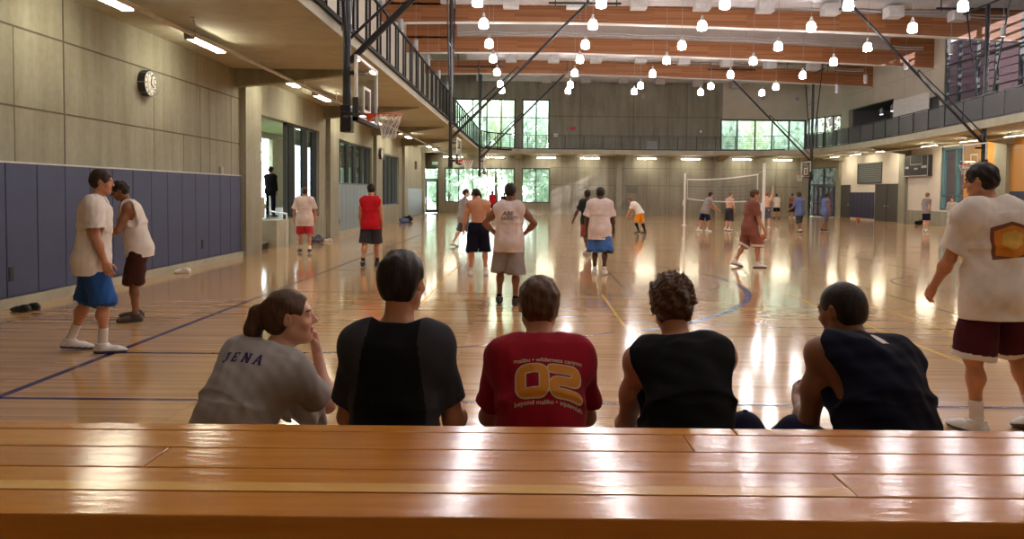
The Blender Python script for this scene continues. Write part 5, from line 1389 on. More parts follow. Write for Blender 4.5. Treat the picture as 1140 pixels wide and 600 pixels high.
def person(label, loc, rz, ht, pose, h=0.010, skin='tan', hair=('short','dark'), top=None, bottom=None, shoes=('shoe_white','sole_white'), socks=None, fem=False, group=None, arm=1.0, leg=1.0, bulk=1.0, name='person', extras=None):
    J = skeleton(ht, pose); lo, hi = bounds(J); F = Field(lo, hi, h)
    for p in torso_prims(J, fem, bulk): F.prim(p)
    for sd in 'LR':
        for p in leg_prims(J, sd, leg): F.prim(p)
        for p in foot_prims(J, sd): F.prim(p)
        for p in arm_prims(J, sd, arm): F.prim(p)
    for p in neck_prims(J): F.prim(p)
    hp, W, A, hs = head_prims(J)
    for p in hp: F.prim(p)
    for sd in 'LR':
        for p in hand_prims(J, sd): F.prim(p)
    P, Fc = F.mesh(); cen = (P[Fc].mean(1)-J['hc'])@A.T/hs
    mi = np.zeros(len(Fc), int); x, y, z = cen.T
    mi[(y > 0.078) & (np.abs(x) < 0.025) & (z > -0.072) & (z < -0.045)] = 1
    e = ((np.abs(x)-0.031)/0.0125)**2+((z-0.007)/0.0062)**2; mi[(e < 1) & (y > 0.072)] = 2
    e2 = (np.abs(x)-0.031)**2+(z-0.007)**2; mi[(e2 < 0.0058**2) & (y > 0.072)] = 3
    zb_ = 0.0275-0.12*np.abs(np.abs(x)-0.03); mi[(y > 0.06) & (np.abs(x) > 0.014) & (np.abs(x) < 0.05) & (np.abs(z-zb_) < 0.004)] = 4
    o = np_mesh(name, P, Fc, [M['skin_'+skin], M['lip_'+skin], M['eye_white'], M['iris'], M['brow']], None, mi)
    o.location = loc; o.rotation_euler = (0,0,math.radians(rz)); tag(o, label, 'person', group)
    seed = int(abs(loc[0]*131+loc[1]*17)) % 997
    out = {'o': o, 'J': J}
    if hair: build_hair(J, hair[0], min(h, 0.009), o, M['hair_'+hair[1]], seed)
    if top:
        kw = dict(top); k = kw.pop('kind'); m_ = kw.pop('mat'); hh = kw.pop('h', h)
        out['top'] = build_top(J, k, hh, o, [M[x] for x in (m_ if isinstance(m_, (list,tuple)) else [m_])], fem=fem, seed=seed, **kw)
    if bottom:
        kw = dict(bottom); m_ = kw.pop('mat'); hh = kw.pop('h', h)
        out['bottom'] = build_bottom(J, hh, o, [M[x] for x in (m_ if isinstance(m_, (list,tuple)) else [m_])], seed=seed+1, **kw)
    if shoes: build_shoes(J, min(h,0.009), o, *shoes, high=False)
    if socks: build_socks(J, min(h,0.009), o, socks[0], socks[1])
    return out

# printing on cloth: flat shapes laid onto the garment's surface
def glyph_mesh(polys):
    cu = bpy.data.curves.new('lettering', 'CURVE'); cu.dimensions = '2D'; cu.fill_mode = 'BOTH'
    for pl in polys:
        sp = cu.splines.new('POLY'); sp.points.add(len(pl)-1); sp.use_cyclic_u = True
        for i, (x, y) in enumerate(pl): sp.points[i].co = (x, y, 0, 1)
    to = bpy.data.objects.new('lettering', cu); COL.objects.link(to)
    me = bpy.data.meshes.new_from_object(to.evaluated_get(bpy.context.evaluated_depsgraph_get())); bpy.data.objects.remove(to); return me
def font_mesh(txt, size, bold=0.0, shear=0.0, sx=1.0):
    cu = bpy.data.curves.new('lettering', 'FONT'); cu.body = txt; cu.size = size; cu.align_x = 'CENTER'; cu.align_y = 'CENTER'; cu.offset = bold; cu.shear = shear
    to = bpy.data.objects.new('lettering', cu); COL.objects.link(to)
    me = bpy.data.meshes.new_from_object(to.evaluated_get(bpy.context.evaluated_depsgraph_get())); bpy.data.objects.remove(to)
    if sx != 1: me.transform(Matrix.Diagonal((sx,1,1,1)))
    return me
import bmesh
def decal(garment, me, org, ux, uy, mat_, off=0.0015, name='lettering', cut=0.012):
    """project a flat mesh (local x along ux, y along uy) on the garment from behind"""
    ux, uy = nz(ux), nz(uy); nn = np.cross(ux, uy)
    bm = bmesh.new(); bm.from_mesh(me)
    bmesh.ops.triangulate(bm, faces=bm.faces)
    for _ in range(5):
        es = [e for e in bm.edges if e.calc_length() > cut]
        if not es: break
        bmesh.ops.subdivide_edges(bm, edges=es, cuts=1); bmesh.ops.triangulate(bm, faces=bm.faces)
    tree = BVHTree.FromPolygons([v.co for v in garment.data.vertices], [p.vertices for p in garment.data.polygons])
    for v in bm.verts:
        p = np.array(org)+ux*v.co.x+uy*v.co.y
        hit = tree.ray_cast(Vector(p+nn*0.4), Vector(-nn))
        if hit[0] is not None: v.co = hit[0]+Vector(nn)*off
        else: v.co = Vector(p)
    bmesh.ops.recalc_face_normals(bm, faces=bm.faces)
    m2 = bpy.data.meshes.new(name); bm.to_mesh(m2); bm.free()
    return link_mesh(name, m2, mat_, garment)
# ---------------------------------------------------------------- people
for k, c in {'heather':srgb(164,158,154),'black':(0.008,0.008,0.009),'charcoal':srgb(56,56,62),'red':srgb(150,22,40),'bright_red':srgb(196,32,44),'navy':srgb(30,30,54),'deep_navy':srgb(20,20,36),'white':srgb(226,216,208),'off_white':srgb(224,206,202),
             'blue':srgb(74,112,178),'bright_blue':srgb(44,84,148),'grey':srgb(150,142,142),'maroon':srgb(72,28,38),'dark_brown':srgb(64,34,28),'orange':srgb(232,148,30),'brown_red':srgb(134,84,74),'jean':srgb(120,150,178),'pink_red':srgb(200,60,74),
             'slate':srgb(92,96,108),'pale_grey':srgb(196,194,190),'steel_blue':srgb(96,112,158),'dark_green':srgb(38,44,40),'rust':srgb(138,66,56)}.items(): M[k] = cloth('cloth_'+k, c)
M['shoe_white'] = plain('white_shoe_leather', (0.74,0.72,0.70), 0.45); M['sole_white'] = plain('white_sole', (0.66,0.64,0.62), 0.6); M['shoe_black'] = plain('black_shoe_leather', (0.022,0.022,0.024), 0.45)
M['sole_dark'] = plain('dark_sole', (0.05,0.05,0.055), 0.6); M['sole_blue'] = plain('blue_sole', srgb(58,76,140), 0.5); M['shoe_grey'] = plain('grey_shoe', (0.3,0.3,0.3), 0.5); M['shoe_brown'] = plain('brown_black_shoe', (0.06,0.035,0.03), 0.5)
M['ink_purple'] = plain('purple_print', srgb(52,30,92), 0.8); M['ink_cream'] = plain('cream_print', srgb(206,190,160), 0.8); M['ink_orange'] = plain('orange_print', srgb(206,128,30), 0.8); M['ink_black'] = plain('black_print', (0.03,0.03,0.03), 0.8)
M['ink_yellow'] = plain('yellow_print', srgb(206,164,66), 0.8); M['ink_brown'] = plain('brown_print', srgb(126,72,52), 0.8)

PZ = 0.575
def seat(**k):
    d = dict(pz=PZ, lL=((-0.22,1,-0.18),(0,0.02,-1)), lR=((0.22,1,-0.18),(0,0.02,-1)), fpL=0, fpR=0); d.update(k); return d
FH = 0.0065
# -- woman in the grey shirt, chin on hand, looking right
P1 = person('seated woman with ponytail and grey JENA shirt, chin on hand, looking right', (-1.20, 3.03, 0), -24, 1.68,
    seat(sw=0.86, s1=(0.10,0.42,1), s2=(0.12,0.74,0.70), cyaw=0, neck=(0.16,0.62,0.75), head=(-52,3,0), lL=((-0.10,1,-0.10),(0,0.02,-1)), lR=((0.22,1,-0.10),(0,0.02,-1)), pup=(0.04,0.15,1),
         aR=((0,0,-1),(0,0,1),(-0.35,0.15,1),(-0.6,-0.8,0),78), tR=((0.10,0.48,0.965),(0.25,0.25,-1)), aL=((0,0,-1),(1,0,0),(0.95,0.3,-0.1),(0,0,-1),25), tL=((0.12,0.58,0.74),(-0.6,0.2,-1))),
    h=0.0055, skin='fair', hair=('tied','brown'), fem=True, arm=0.84, bulk=0.90,
    top=dict(kind='tee', mat='heather', loose=0.017, frac=0.66, sl=(0.062,0.074), amp=0.006, length=0.14), bottom=dict(mat='deep_navy', frac=0.85), socks=('white',0.12))
# -- raglan shirt
def raglan(cen, J):
    S = J['S2']; q = cen-J['c7']; x = np.abs(q@S[0]); z = q@S[2]; s = J['s']
    return (x > (0.095+0.16*np.clip(-z-0.02, 0, 0.28)*0.9)*s)
P2 = person('tall seated man in black shirt with charcoal raglan sleeves', (-0.515, 3.03, 0), -3, 1.84,
    seat(sw=0.83, s1=(0,0.10,1), s2=(0,0.20,1), neck=(0.02,0.25,1), head=(-18,-2,0), aL=((-0.20,0.16,-1),(0.25,1,-0.15)), aR=((0.22,0.14,-1),(-0.05,1,-0.18)), lL=((-0.16,1,-0.1),(0,0,-1)), lR=((0.34,1,-0.02),(0,0,-1))),
    h=FH, skin='tan', hair=('short','black'), bulk=0.93, top=dict(kind='tee', mat=['black','charcoal'], split=raglan, loose=0.014, frac=0.76, sl=(0.064,0.073), amp=0.005), bottom=dict(mat='slate', frac=0.95), socks=('white',0.12))
# -- red 02 shirt
P3 = person('seated man in red shirt printed with a large orange 02', (0.055, 3.03, 0), 2, 1.76,
    seat(sw=0.88, s1=(0,0.30,1), s2=(0,0.70,0.78), neck=(0,0.56,0.82), head=(4,-10,0), aL=((-0.22,0.42,-1),(0.4,1,-0.3)), aR=((0.20,0.42,-1),(-0.4,1,-0.3)), lL=((-0.30,1,-0.05),(0,0,-1)), lR=((0.18,1,-0.05),(0,0,-1))),
    h=FH, skin='tan', hair=('short','brown'), bulk=0.97, top=dict(kind='tee', mat='red', loose=0.015, frac=0.74, sl=(0.064,0.074), amp=0.005), bottom=dict(mat='dark_green', frac=0.85), socks=('white',0.12))
# -- curly hair, black tank top
P4 = person('seated man with curly brown hair in black sleeveless top and pale blue shorts', (0.63, 3.03, 0), 3, 1.79,
    seat(sw=0.93, s1=(0.04,0.36,1), s2=(-0.03,0.72,0.78), cyaw=-4, neck=(-0.06,0.45,0.9), head=(-8,-14,-4), aL=((-0.13,0.28,-1),(0.15,1,-0.25)), aR=((0.10,0.75,-0.8),(-0.4,1,-0.2)), shL=(0.01,0), lL=((-0.30,1,-0.02),(0,0,-1)), lR=((0.50,1,-0.08),(0,0,-1))),
    h=FH, skin='tan', hair=('curly','brown'), bulk=0.98, top=dict(kind='tank', mat='black', loose=0.020, length=0.13, amp=0.007), bottom=dict(mat='jean', frac=0.78, flare=0.03), socks=('white',0.12))
# -- cropped hair, navy jersey
P5 = person('seated man with cropped hair in navy sleeveless jersey, elbow on knee', (1.42, 3.03, 0), 8, 1.82,
    seat(s1=(-0.01,0.42,1), s2=(0.02,0.72,0.72), cyaw=3, neck=(-0.02,0.72,0.62), head=(28,-14,0), aL=((-0.12,0.12,-1),(0.3,1,0.15)), aR=((0.12,0.75,-0.8),(-0.5,1,-0.1)), shL=(0.03,0.0), lL=((-0.45,1,0.16),(0,-0.1,-1)), fpL=-40, lR=((0.22,1,-0.02),(0,0,-1))),
    h=FH, skin='brown', hair=('buzz','black'), bulk=1.06, top=dict(kind='tank', mat='deep_navy', loose=0.026, length=0.14, amp=0.008, armhole=0.08), bottom=dict(mat='navy', frac=0.98, flare=0.05), socks=('white',0.12))

# lettering on the shirts
def stroke(pts, wd, closed=False, rad=0.0):
    """outline polygons of a path with rounded corners"""
    P = [np.array(p, float) for p in pts]; n = len(P); Q = []
    for i in range(n):
        if not closed and i in (0, n-1): Q.append(P[i]); continue
        a, b, c = P[i-1], P[i], P[(i+1) % n]; u, v = nz(a-b), nz(c-b); r = min(rad, np.linalg.norm(a-b)/2, np.linalg.norm(c-b)/2)
        for t in np.linspace(0, 1, 7): Q.append((b+u*r)*(1-t)**2+b*2*t*(1-t)+(b+v*r)*t**2)
    m = len(Q); L, R = [], []
    for i in range(m):
        a = Q[i-1] if (closed or i) else Q[i]; c = Q[(i+1) % m] if (closed or i < m-1) else Q[i]
        d = c-a; d = d/(np.linalg.norm(d)+1e-9); nn = np.array((-d[1], d[0])); L.append(Q[i]+nn*wd/2); R.append(Q[i]-nn*wd/2)
    if closed: return [L, R]
    def capend(c, d):
        nn = np.array((-d[1], d[0])); return [c+(nn*math.cos(a)+d*math.sin(a))*wd/2 for a in np.linspace(0, math.pi, 9)[1:-1]]
    return [L+capend(Q[-1], nz(Q[-1]-Q[-2]))+R[::-1]+capend(Q[0], nz(Q[0]-Q[1]))]
J = P3['J']; S = J['S2']; o3 = J['c7']-S[2]*0.235*J['s']+S[0]*0.024
w0, hh = 0.090, 0.100
zero = [(-w0/2-0.063,-hh/2),(w0/2-0.063,-hh/2),(w0/2-0.063,hh/2),(-w0/2-0.063,hh/2)]
two = [(0.063-w0/2-0.004,hh/2),(0.063+w0/2,hh/2),(0.063+w0/2,0.0),(0.063-w0/2,0.0),(0.063-w0/2,-hh/2),(0.063+w0/2+0.004,-hh/2)]
for pth, cl in ((zero, True), (two, False)):
    decal(P3['top'], glyph_mesh(stroke(pth, 0.043, cl, 0.028)), o3, S[0], S[2], M['ink_cream'], 0.0012, 'number_outline', 0.006)
    decal(P3['top'], glyph_mesh(stroke(pth, 0.033, cl, 0.028)), o3, S[0], S[2], M['ink_orange'], 0.0028, 'number', 0.006)
decal(P3['top'], font_mesh('malibu \u2022 wilderness canyon', 0.024, 0.0003, 0, 1.02), o3+S[2]*0.088*J['s'], S[0], S[2], M['ink_cream'], 0.0014)
decal(P3['top'], font_mesh('beyond malibu \u2022 squamish', 0.024, 0.0003, 0, 1.05), o3-S[2]*0.088*J['s'], S[0], S[2], M['ink_cream'], 0.0014)
# collegiate block letters
def slab(ch):
    t = 0.011
    def bar(x0, y0, x1, y1, w_=None):
        w_ = w_ or t; d = nz(np.array((x1-x0, y1-y0, 0)))[:2]; n_ = np.array((-d[1], d[0]))*w_/2; a, b = np.array((x0,y0)), np.array((x1,y1)); return [a-n_, b-n_, b+n_, a+n_]
    H2 = 0.024; se = 0.0065
    if ch == 'J': return [bar(0.008,H2-0.003,0.008,-0.014), bar(-0.001,H2-se/2,0.019,H2-se/2,se), bar(0.008,-0.012,0.0,-0.0205), bar(0.003,-0.0215,-0.008,-0.0215,0.0075), bar(-0.007,-0.0215,-0.0115,-0.010,0.008)]
    if ch == 'E': return [bar(-0.008,-H2,-0.008,H2), bar(-0.016,H2-se/2,0.014,H2-se/2,se), bar(-0.016,-H2+se/2,0.014,-H2+se/2,se), bar(-0.008,0,0.006,0,se), bar(0.011,H2,0.011,H2-0.013,0.006), bar(0.011,-H2,0.011,-H2+0.013,0.006), bar(0.006,-0.006,0.006,0.006,0.005)]
    if ch == 'N': return [bar(-0.011,-H2,-0.011,H2,0.009), bar(0.012,-H2,0.012,H2,0.009), bar(-0.013,H2,0.013,-H2,0.012), bar(-0.018,-H2+se/2,-0.004,-H2+se/2,se), bar(-0.018,H2-se/2,-0.007,H2-se/2,se), bar(0.005,H2-se/2,0.019,H2-se/2,se)]
    if ch == 'A': return [bar(0,H2+0.001,-0.013,-H2+0.003,0.008), bar(0,H2+0.001,0.013,-H2+0.003,0.011), bar(-0.007,-0.007,0.008,-0.007,0.006), bar(-0.020,-H2+se/2,-0.006,-H2+se/2,se), bar(0.006,-H2+se/2,0.021,-H2+se/2,se), bar(-0.005,H2-0.001,0.006,H2-0.001,0.006)]
J = P1['J']; S = J['S2']; o1 = J['c7']-S[2]*0.12*J['s']-S[0]*0.022*J['s']
big = bpy.data.meshes.new('lettering'); bmx = bmesh.new()
for i, ch in enumerate('JENA'):
    for pl in slab(ch):
        vs = [bmx.verts.new((p[0]*0.95+(i-1.5)*0.049, p[1]*0.95, 0)) for p in pl]; bmx.faces.new(vs)
bmx.to_mesh(big); bmx.free()
decal(P1['top'], big, o1, S[0]+S[2]*0.22, S[2]-S[0]*0.22, M['ink_purple'], 0.0013)
# white patch below the collar of the navy jersey
J = P5['J']; S = J['S2']
decal(P5['top'], glyph_mesh([[(-0.022,0.026),(0.004,0.028),(0.026,-0.006),(0.03,-0.03),(0.018,-0.026),(0.0,-0.032),(-0.014,-0.012),(-0.02,0.0)]]), J['c7']-S[2]*0.035*J['s']+S[0]*0.01, S[0], S[2], M['white'], 0.0012, 'patch')
# belongings of the seated group
tw = MB(); 
F = Field((-0.16,-0.16,-0.14),(0.16,0.16,0.14),0.006)
for a, b, r0, r1 in (((-0.06,0,0.03),(0.05,0.01,0.045),0.045,0.05),((0.05,0.0,0.03),(0.06,-0.01,-0.05),0.04,0.03),((-0.05,-0.01,0.0),(0.02,-0.03,-0.03),0.045,0.045),((-0.02,-0.045,0.02),(0.05,-0.04,-0.02),0.025,0.03)): F.prim(cap(a, b, r0, r1, 0.02))
F.folds(0.010, 0.06, 8); P_, F_ = F.mesh()
TW = np_mesh('towel', P_, F_, plain('white_towel', (0.66,0.62,0.60), 0.9, bump=0.3)); TW.location = (-0.94, 3.33, 0.745); tag(TW, 'white towel bunched on the lap of the woman in the JENA shirt', 'towel')
g = empty('baseball_cap', (0.90, 3.0, 0.456), 'navy baseball cap resting on the knee of the curly-haired man', 'cap')
F = Field((-0.14,-0.14,-0.02),(0.14,0.14,0.16),0.006)
F.prim(ell((0,0,0.0),(0.095,0.105,0.125))); F.prim(dict(t='pl', n=(0,0,-1), p=(0,0,0.004), k=0.006)); P_, F_ = F.mesh(); np_mesh('crown', P_, F_, M['navy'], g)
F = Field((-0.14,-0.14,-0.02),(0.14,0.26,0.08),0.005); F.prim(ell((0,0.09,0.015),(0.08,0.105,0.012))); P_, F_ = F.mesh(); np_mesh('visor', P_, F_, M['navy'], g)
MB().sphere((0,0,0.126),0.012,12,8,(1,1,0.6)).build('button', M['navy'], g, smooth=True)
MB().sphere((0.015,-0.103,0.045),0.018,12,8,(1,0.4,0.8)).build('emblem', M['ink_yellow'], g, smooth=True)
g.location = (0.94, 3.42, 0.60)
# ---- players on the courts
def W_(sp=0.3, lead='L'):     # a walking stride
    a, b = ('L','R') if lead == 'L' else ('R','L'); sg = -1 if lead == 'L' else 1
    return {'l'+a: ((sg*0.05,sp,-1),(sg*0.02,-0.02,-1)), 'l'+b: ((-sg*0.05,-sp*0.6,-1),(-sg*0.02,-sp*1.5,-1))}
def pose(**k): return k
N = 0.0085
person('man in white T-shirt, blue shorts and white shoes by the blue pads', (-4.44,8.1,0), -70, 1.88,
    pose(**W_(0.26,'R'), s1=(0,0.06,1), s2=(0,0.10,1), head=(-4,-6,0), aL=((-0.14,-0.12,-1),(0.02,0.25,-1)), aR=((0.14,0.10,-1),(0,0.32,-1))), h=0.0075, skin='tan', hair=('short','dark'),
    top=dict(kind='tee', mat='white', loose=0.03, frac=0.72, sl=(0.078,0.092), length=0.19, amp=0.007), bottom=dict(mat='bright_blue', frac=1.02, flare=0.045, loose=0.02), shoes=('shoe_white','sole_blue'), socks=('white',0.16))
person('man in white sleeveless top and dark brown shorts by the blue pads', (-4.95,10.1,0), 112, 1.80,
    pose(lL=((-0.12,0.12,-1),(-0.04,-0.05,-1)), lR=((0.14,0.18,-1),(0.06,-0.1,-1)), s1=(0,0.16,1), s2=(0,0.30,1), head=(0,-22,0), aL=((-0.2,0.4,-1),(0.2,0.9,-0.3)), aR=((0.2,0.45,-1),(-0.2,0.9,-0.35))), h=0.0075, skin='brown', hair=('short','black'),
    top=dict(kind='tank', mat='white', loose=0.022, length=0.15), bottom=dict(mat='dark_brown', frac=1.05, flare=0.05, loose=0.02), shoes=('shoe_brown','sole_dark'))
person('player in pale pink-white T-shirt and red shorts by the lobby windows', (-6.0,21.3,0), 18, 1.76,
    pose(**W_(0.2,'L'), aL=((-0.3,0.05,-1),(-0.05,0.3,-1)), aR=((0.32,0.0,-1),(0.1,0.3,-1))), h=N, skin='tan', hair=('short','brown'),
    top=dict(kind='tee', mat='off_white', loose=0.04, frac=0.82, sl=(0.085,0.10), length=0.22), bottom=dict(mat='pink_red', frac=0.95, flare=0.03, loose=0.02), shoes=('shoe_black','sole_white'), socks=('white',0.12))
person('player in red sleeveless top and black shorts walking away along the left side', (-3.5,17.6,0), -4, 1.84,
    pose(**W_(0.22,'R'), head=(25,-4,0), aL=((-0.18,0.0,-1),(-0.02,0.25,-1)), aR=((0.2,-0.1,-1),(0.05,0.2,-1))), h=N, skin='tan', hair=('short','black'),
    top=dict(kind='tank', mat='bright_red', loose=0.022, length=0.14, armhole=0.06), bottom=dict(mat='charcoal', frac=0.98, flare=0.05, loose=0.022), shoes=('shoe_black','sole_dark'), socks=('charcoal',0.1))
person('shirtless player in long black shorts walking away left of the centre', (-1.02,15.9,0), 6, 1.80,
    pose(lL=((-0.08,0.0,-1),(-0.03,-0.05,-1)), lR=((0.10,0.12,-1),(0.04,-0.12,-1)), s1=(0,0.02,1), s2=(0.0,0.16,1), neck=(-0.05,0.8,0.5), head=(35,-38,0), aL=((-0.30,0.08,-1),(-0.12,0.14,-1)), aR=((0.24,0.25,-1),(-0.1,0.9,-0.2))), h=N, skin='tan', hair=('short','black'),
    bottom=dict(mat='deep_navy', frac=1.06, flare=0.045, loose=0.02), shoes=('shoe_white','sole_white'), socks=('white',0.08))
PA = person('player with hands on hips, white sleeveless shirt with black lettering, grey shorts', (-0.30,11.75,0), -4, 1.80,
    pose(lL=((-0.10,0.22,-1),(-0.02,-0.12,-1)), lR=((0.03,-0.02,-1),(0.0,-0.05,-1)), s1=(0.02,0.0,1), s2=(0.0,0.05,1), neck=(0.05,0.2,1), head=(-8,-2,0), cyaw=-3,
         aL=((-0.72,-0.02,-0.85),(0.62,0.12,-0.62),(0.75,0.5,-0.3),(0.2,0.0,-1),30), aR=((0.72,-0.02,-0.85),(-0.62,0.12,-0.62),(-0.75,0.5,-0.3),(-0.2,0.0,-1),30)), h=0.0075, skin='brown', hair=('short','black'), bulk=1.06,
    top=dict(kind='tank', mat='off_white', loose=0.03, length=0.17, armhole=0.065, amp=0.006), bottom=dict(mat='grey', frac=1.08, flare=0.055, loose=0.028), shoes=('shoe_black','sole_dark'), socks=('black',0.06))
J = PA['J']; S = J['S2']
decal(PA['top'], font_mesh('ABE', 0.085, 0.001, 0.2, 1.1), J['c7']-S[2]*0.155-S[0]*0.01, S[0], S[2], M['ink_black'], 0.002, cut=0.02)
decal(PA['top'], font_mesh('RAFFERTY', 0.080, 0.001, 0.2, 0.68), J['c7']-S[2]*0.225+S[0]*0.01, S[0], S[2], M['ink_black'], 0.002, cut=0.02)
person('player in grey shirt and dark shorts striding right, beyond the shirtless player', (-2.0,24.1,0), -80, 1.78,
    pose(**W_(0.4,'R'), s1=(0,0.06,1), s2=(0,0.08,1), aL=((-0.15,-0.4,-1),(0,0.3,-1)), aR=((0.15,0.35,-1),(0,0.5,-1))), h=0.0095, skin='fair', hair=('short','dark'),
    top=dict(kind='tee', mat='grey', loose=0.03, frac=0.75, sl=(0.08,0.09), length=0.18), bottom=dict(mat='slate', frac=1.0, flare=0.04), shoes=('shoe_white','sole_dark'))
person('dark-skinned player in pale loose T-shirt and light blue shorts right of the centre', (1.44,16.4,0), -8, 1.80,
    pose(lL=((0.0,0.1,-1),(0.0,-0.15,-1)), lR=((0.05,-0.1,-1),(0.0,-0.3,-1)), s1=(0,0.05,1), s2=(0,0.1,1), head=(0,-6,0), aL=((-0.35,0.05,-1),(-0.02,0.25,-1)), aR=((0.28,0.02,-1),(0.12,0.2,-1))), h=N, skin='deep', hair=('short','black'),
    top=dict(kind='tee', mat='off_white', loose=0.045, frac=0.85, sl=(0.088,0.105), length=0.24), bottom=dict(mat='blue', frac=1.02, flare=0.09, loose=0.03), shoes=('shoe_white','sole_white'), socks=('white',0.07))
person('player in dark top and brick red shorts partly behind the light blue shorts player', (1.6,21.9,0), 20, 1.78,
    pose(**W_(0.3,'R'), s2=(0,0.12,1), aL=((-0.5,0.2,-1),(-0.2,0.6,-1))), h=0.0095, skin='deep', hair=('short','black'),
    top=dict(kind='tee', mat='dark_green', loose=0.025, frac=0.7), bottom=dict(mat='rust', frac=1.0, flare=0.05, loose=0.02), shoes=('shoe_grey','sole_white'), socks=('white',0.08))
person('bent-over player in white shirt, orange shorts and black knee socks in mid court', (4.6,33.4,0), 65, 1.72,
    pose(lL=((-0.25,0.35,-1),(-0.1,-0.45,-1)), lR=((0.25,-0.1,-1),(0.15,-0.35,-1)), s1=(0,0.55,1), s2=(0,0.95,0.7), neck=(0,0.8,0.6), head=(0,-10,0), aL=((-0.2,0.4,-1),(0.1,0.4,-1)), aR=((0.3,0.4,-1),(0,0.4,-1))), h=0.0105, skin='tan', hair=('short','light'),
    top=dict(kind='tee', mat='white', loose=0.025, frac=0.7, length=0.05), bottom=dict(mat='orange', frac=0.9, flare=0.035), shoes=('shoe_black','sole_dark'), socks=('black',0.38))
person('player in grey shirt and navy shorts leaning right under the volleyball net', (7.8,35.6,0), -82, 1.84,
    pose(lL=((-0.1,-0.25,-1),(0,-0.35,-1)), lR=((0.1,0.3,-1),(0,-0.15,-1)), s1=(0,0.30,1), s2=(0,0.55,1), neck=(0,0.4,1), head=(0,0,0), aL=((-0.2,0.6,-1),(0,0.7,-0.6)), aR=((0.2,0.6,-1),(0,0.7,-0.6))), h=0.0105, skin='tan', hair=('short','black'),
    top=dict(kind='tee', mat='grey', loose=0.03, frac=0.7, length=0.16), bottom=dict(mat='navy', frac=1.0, flare=0.045), shoes=('shoe_white','sole_white'), socks=('white',0.1))
person('shirtless player in dark shorts, hands together, under the volleyball net', (9.15,36.7,0), -60, 1.80,
    pose(lL=((-0.15,0.1,-1),(-0.02,-0.2,-1)), lR=((0.12,-0.05,-1),(0.02,-0.25,-1)), s1=(0,0.06,1), s2=(0,0.05,1), head=(-10,-8,0), aL=((-0.1,0.2,-1),(0.3,0.5,-1)), aR=((0.1,0.2,-1),(-0.3,0.5,-1))), h=0.0105, skin='fair', hair=('short','light'),
    bottom=dict(mat='charcoal', frac=1.05, flare=0.045, loose=0.02), shoes=('shoe_white','sole_dark'), socks=('white',0.08))
person('player in brown-red shirt and white-hemmed shorts striding before the net post', (5.05,18.3,0), -86, 1.82,
    pose(**W_(0.36,'R'), s1=(0,0.08,1), s2=(0,0.12,1), head=(-6,-4,0), aL=((-0.12,-0.25,-1),(0,0.35,-1)), aR=((0.12,0.2,-1),(0,0.6,-1))), h=N, skin='tan', hair=('short','brown'),
    top=dict(kind='tee', mat='brown_red', loose=0.035, frac=0.8, sl=(0.08,0.095), length=0.2), bottom=dict(mat=['brown_red','white'], frac=1.02, flare=0.05, loose=0.025, trim=True), shoes=('shoe_white','sole_dark'), socks=('white',0.06))
person('shirtless player with one arm raised beyond the net post', (11.7,39.5,0), -20, 1.82,
    pose(**W_(0.15,'L'), aR=((0.25,0.2,1),(0.1,0.15,1)), aL=((-0.25,0.1,-1),(0,0.4,-1))), h=0.0115, skin='fair', hair=('short','light'),
    bottom=dict(mat='slate', frac=1.0, flare=0.04), shoes=('shoe_white','sole_white'))
person('distant player in white shirt and black shorts near the back wall', (17.6,57.0,0), 10, 1.76,
    pose(**W_(0.2,'L'), s2=(0,0.15,1)), h=0.013, skin='tan', hair=('short','black'), top=dict(kind='tee', mat='white', loose=0.03, frac=0.8, length=0.16), bottom=dict(mat='black', frac=1.0, flare=0.04), shoes=('shoe_black','sole_dark'))
person('distant shirtless brown-skinned player in navy shorts near the back wall', (18.9,57.6,0), -30, 1.82,
    pose(**W_(0.15,'R')), h=0.013, skin='brown', hair=('short','black'), bottom=dict(mat='navy', frac=1.05, flare=0.04), shoes=('shoe_white','sole_dark'))
person('player in steel blue T-shirt and black shorts left of the glass entrance', (11.75,34.8,0), 30, 1.82,
    pose(**W_(0.25,'R'), s2=(0,0.1,1), aL=((-0.35,0.3,-1),(-0.1,0.7,-0.5)), aR=((0.3,0.0,-1),(0.1,0.4,-1))), h=0.0105, skin='brown', hair=('short','dark'), top=dict(kind='tee', mat='steel_blue', loose=0.035, frac=0.8, length=0.18), bottom=dict(mat='charcoal', frac=1.05, flare=0.05), shoes=('shoe_black','sole_white'), socks=('white',0.1))
person('player in blue top and grey shorts in front of the glass entrance', (13.6,36.8,0), -75, 1.80,
    pose(**W_(0.3,'L'), s2=(0,0.1,1)), h=0.0105, skin='brown', hair=('short','black'), top=dict(kind='tank', mat='steel_blue', loose=0.03, length=0.18), bottom=dict(mat='slate', frac=1.0, flare=0.045), shoes=('shoe_black','sole_white'))
person('man in grey T-shirt and navy shorts standing below the scoreboard', (18.7,37.7,0), -75, 1.84,
    pose(lL=((-0.06,0.04,-1),(0,-0.05,-1)), lR=((0.06,0.0,-1),(0,-0.05,-1)), aL=((-0.12,-0.25,-1),(0.25,0.1,-1)), aR=((0.12,-0.2,-1),(-0.2,0.2,-1)), head=(0,-2,0)), h=0.0105, skin='fair', hair=('short','light'), top=dict(kind='tee', mat='grey', loose=0.02, frac=0.7, length=0.12), bottom=dict(mat=['navy','pale_grey'], frac=0.95, flare=0.035), shoes=('shoe_white','sole_white'), socks=('white',0.08))
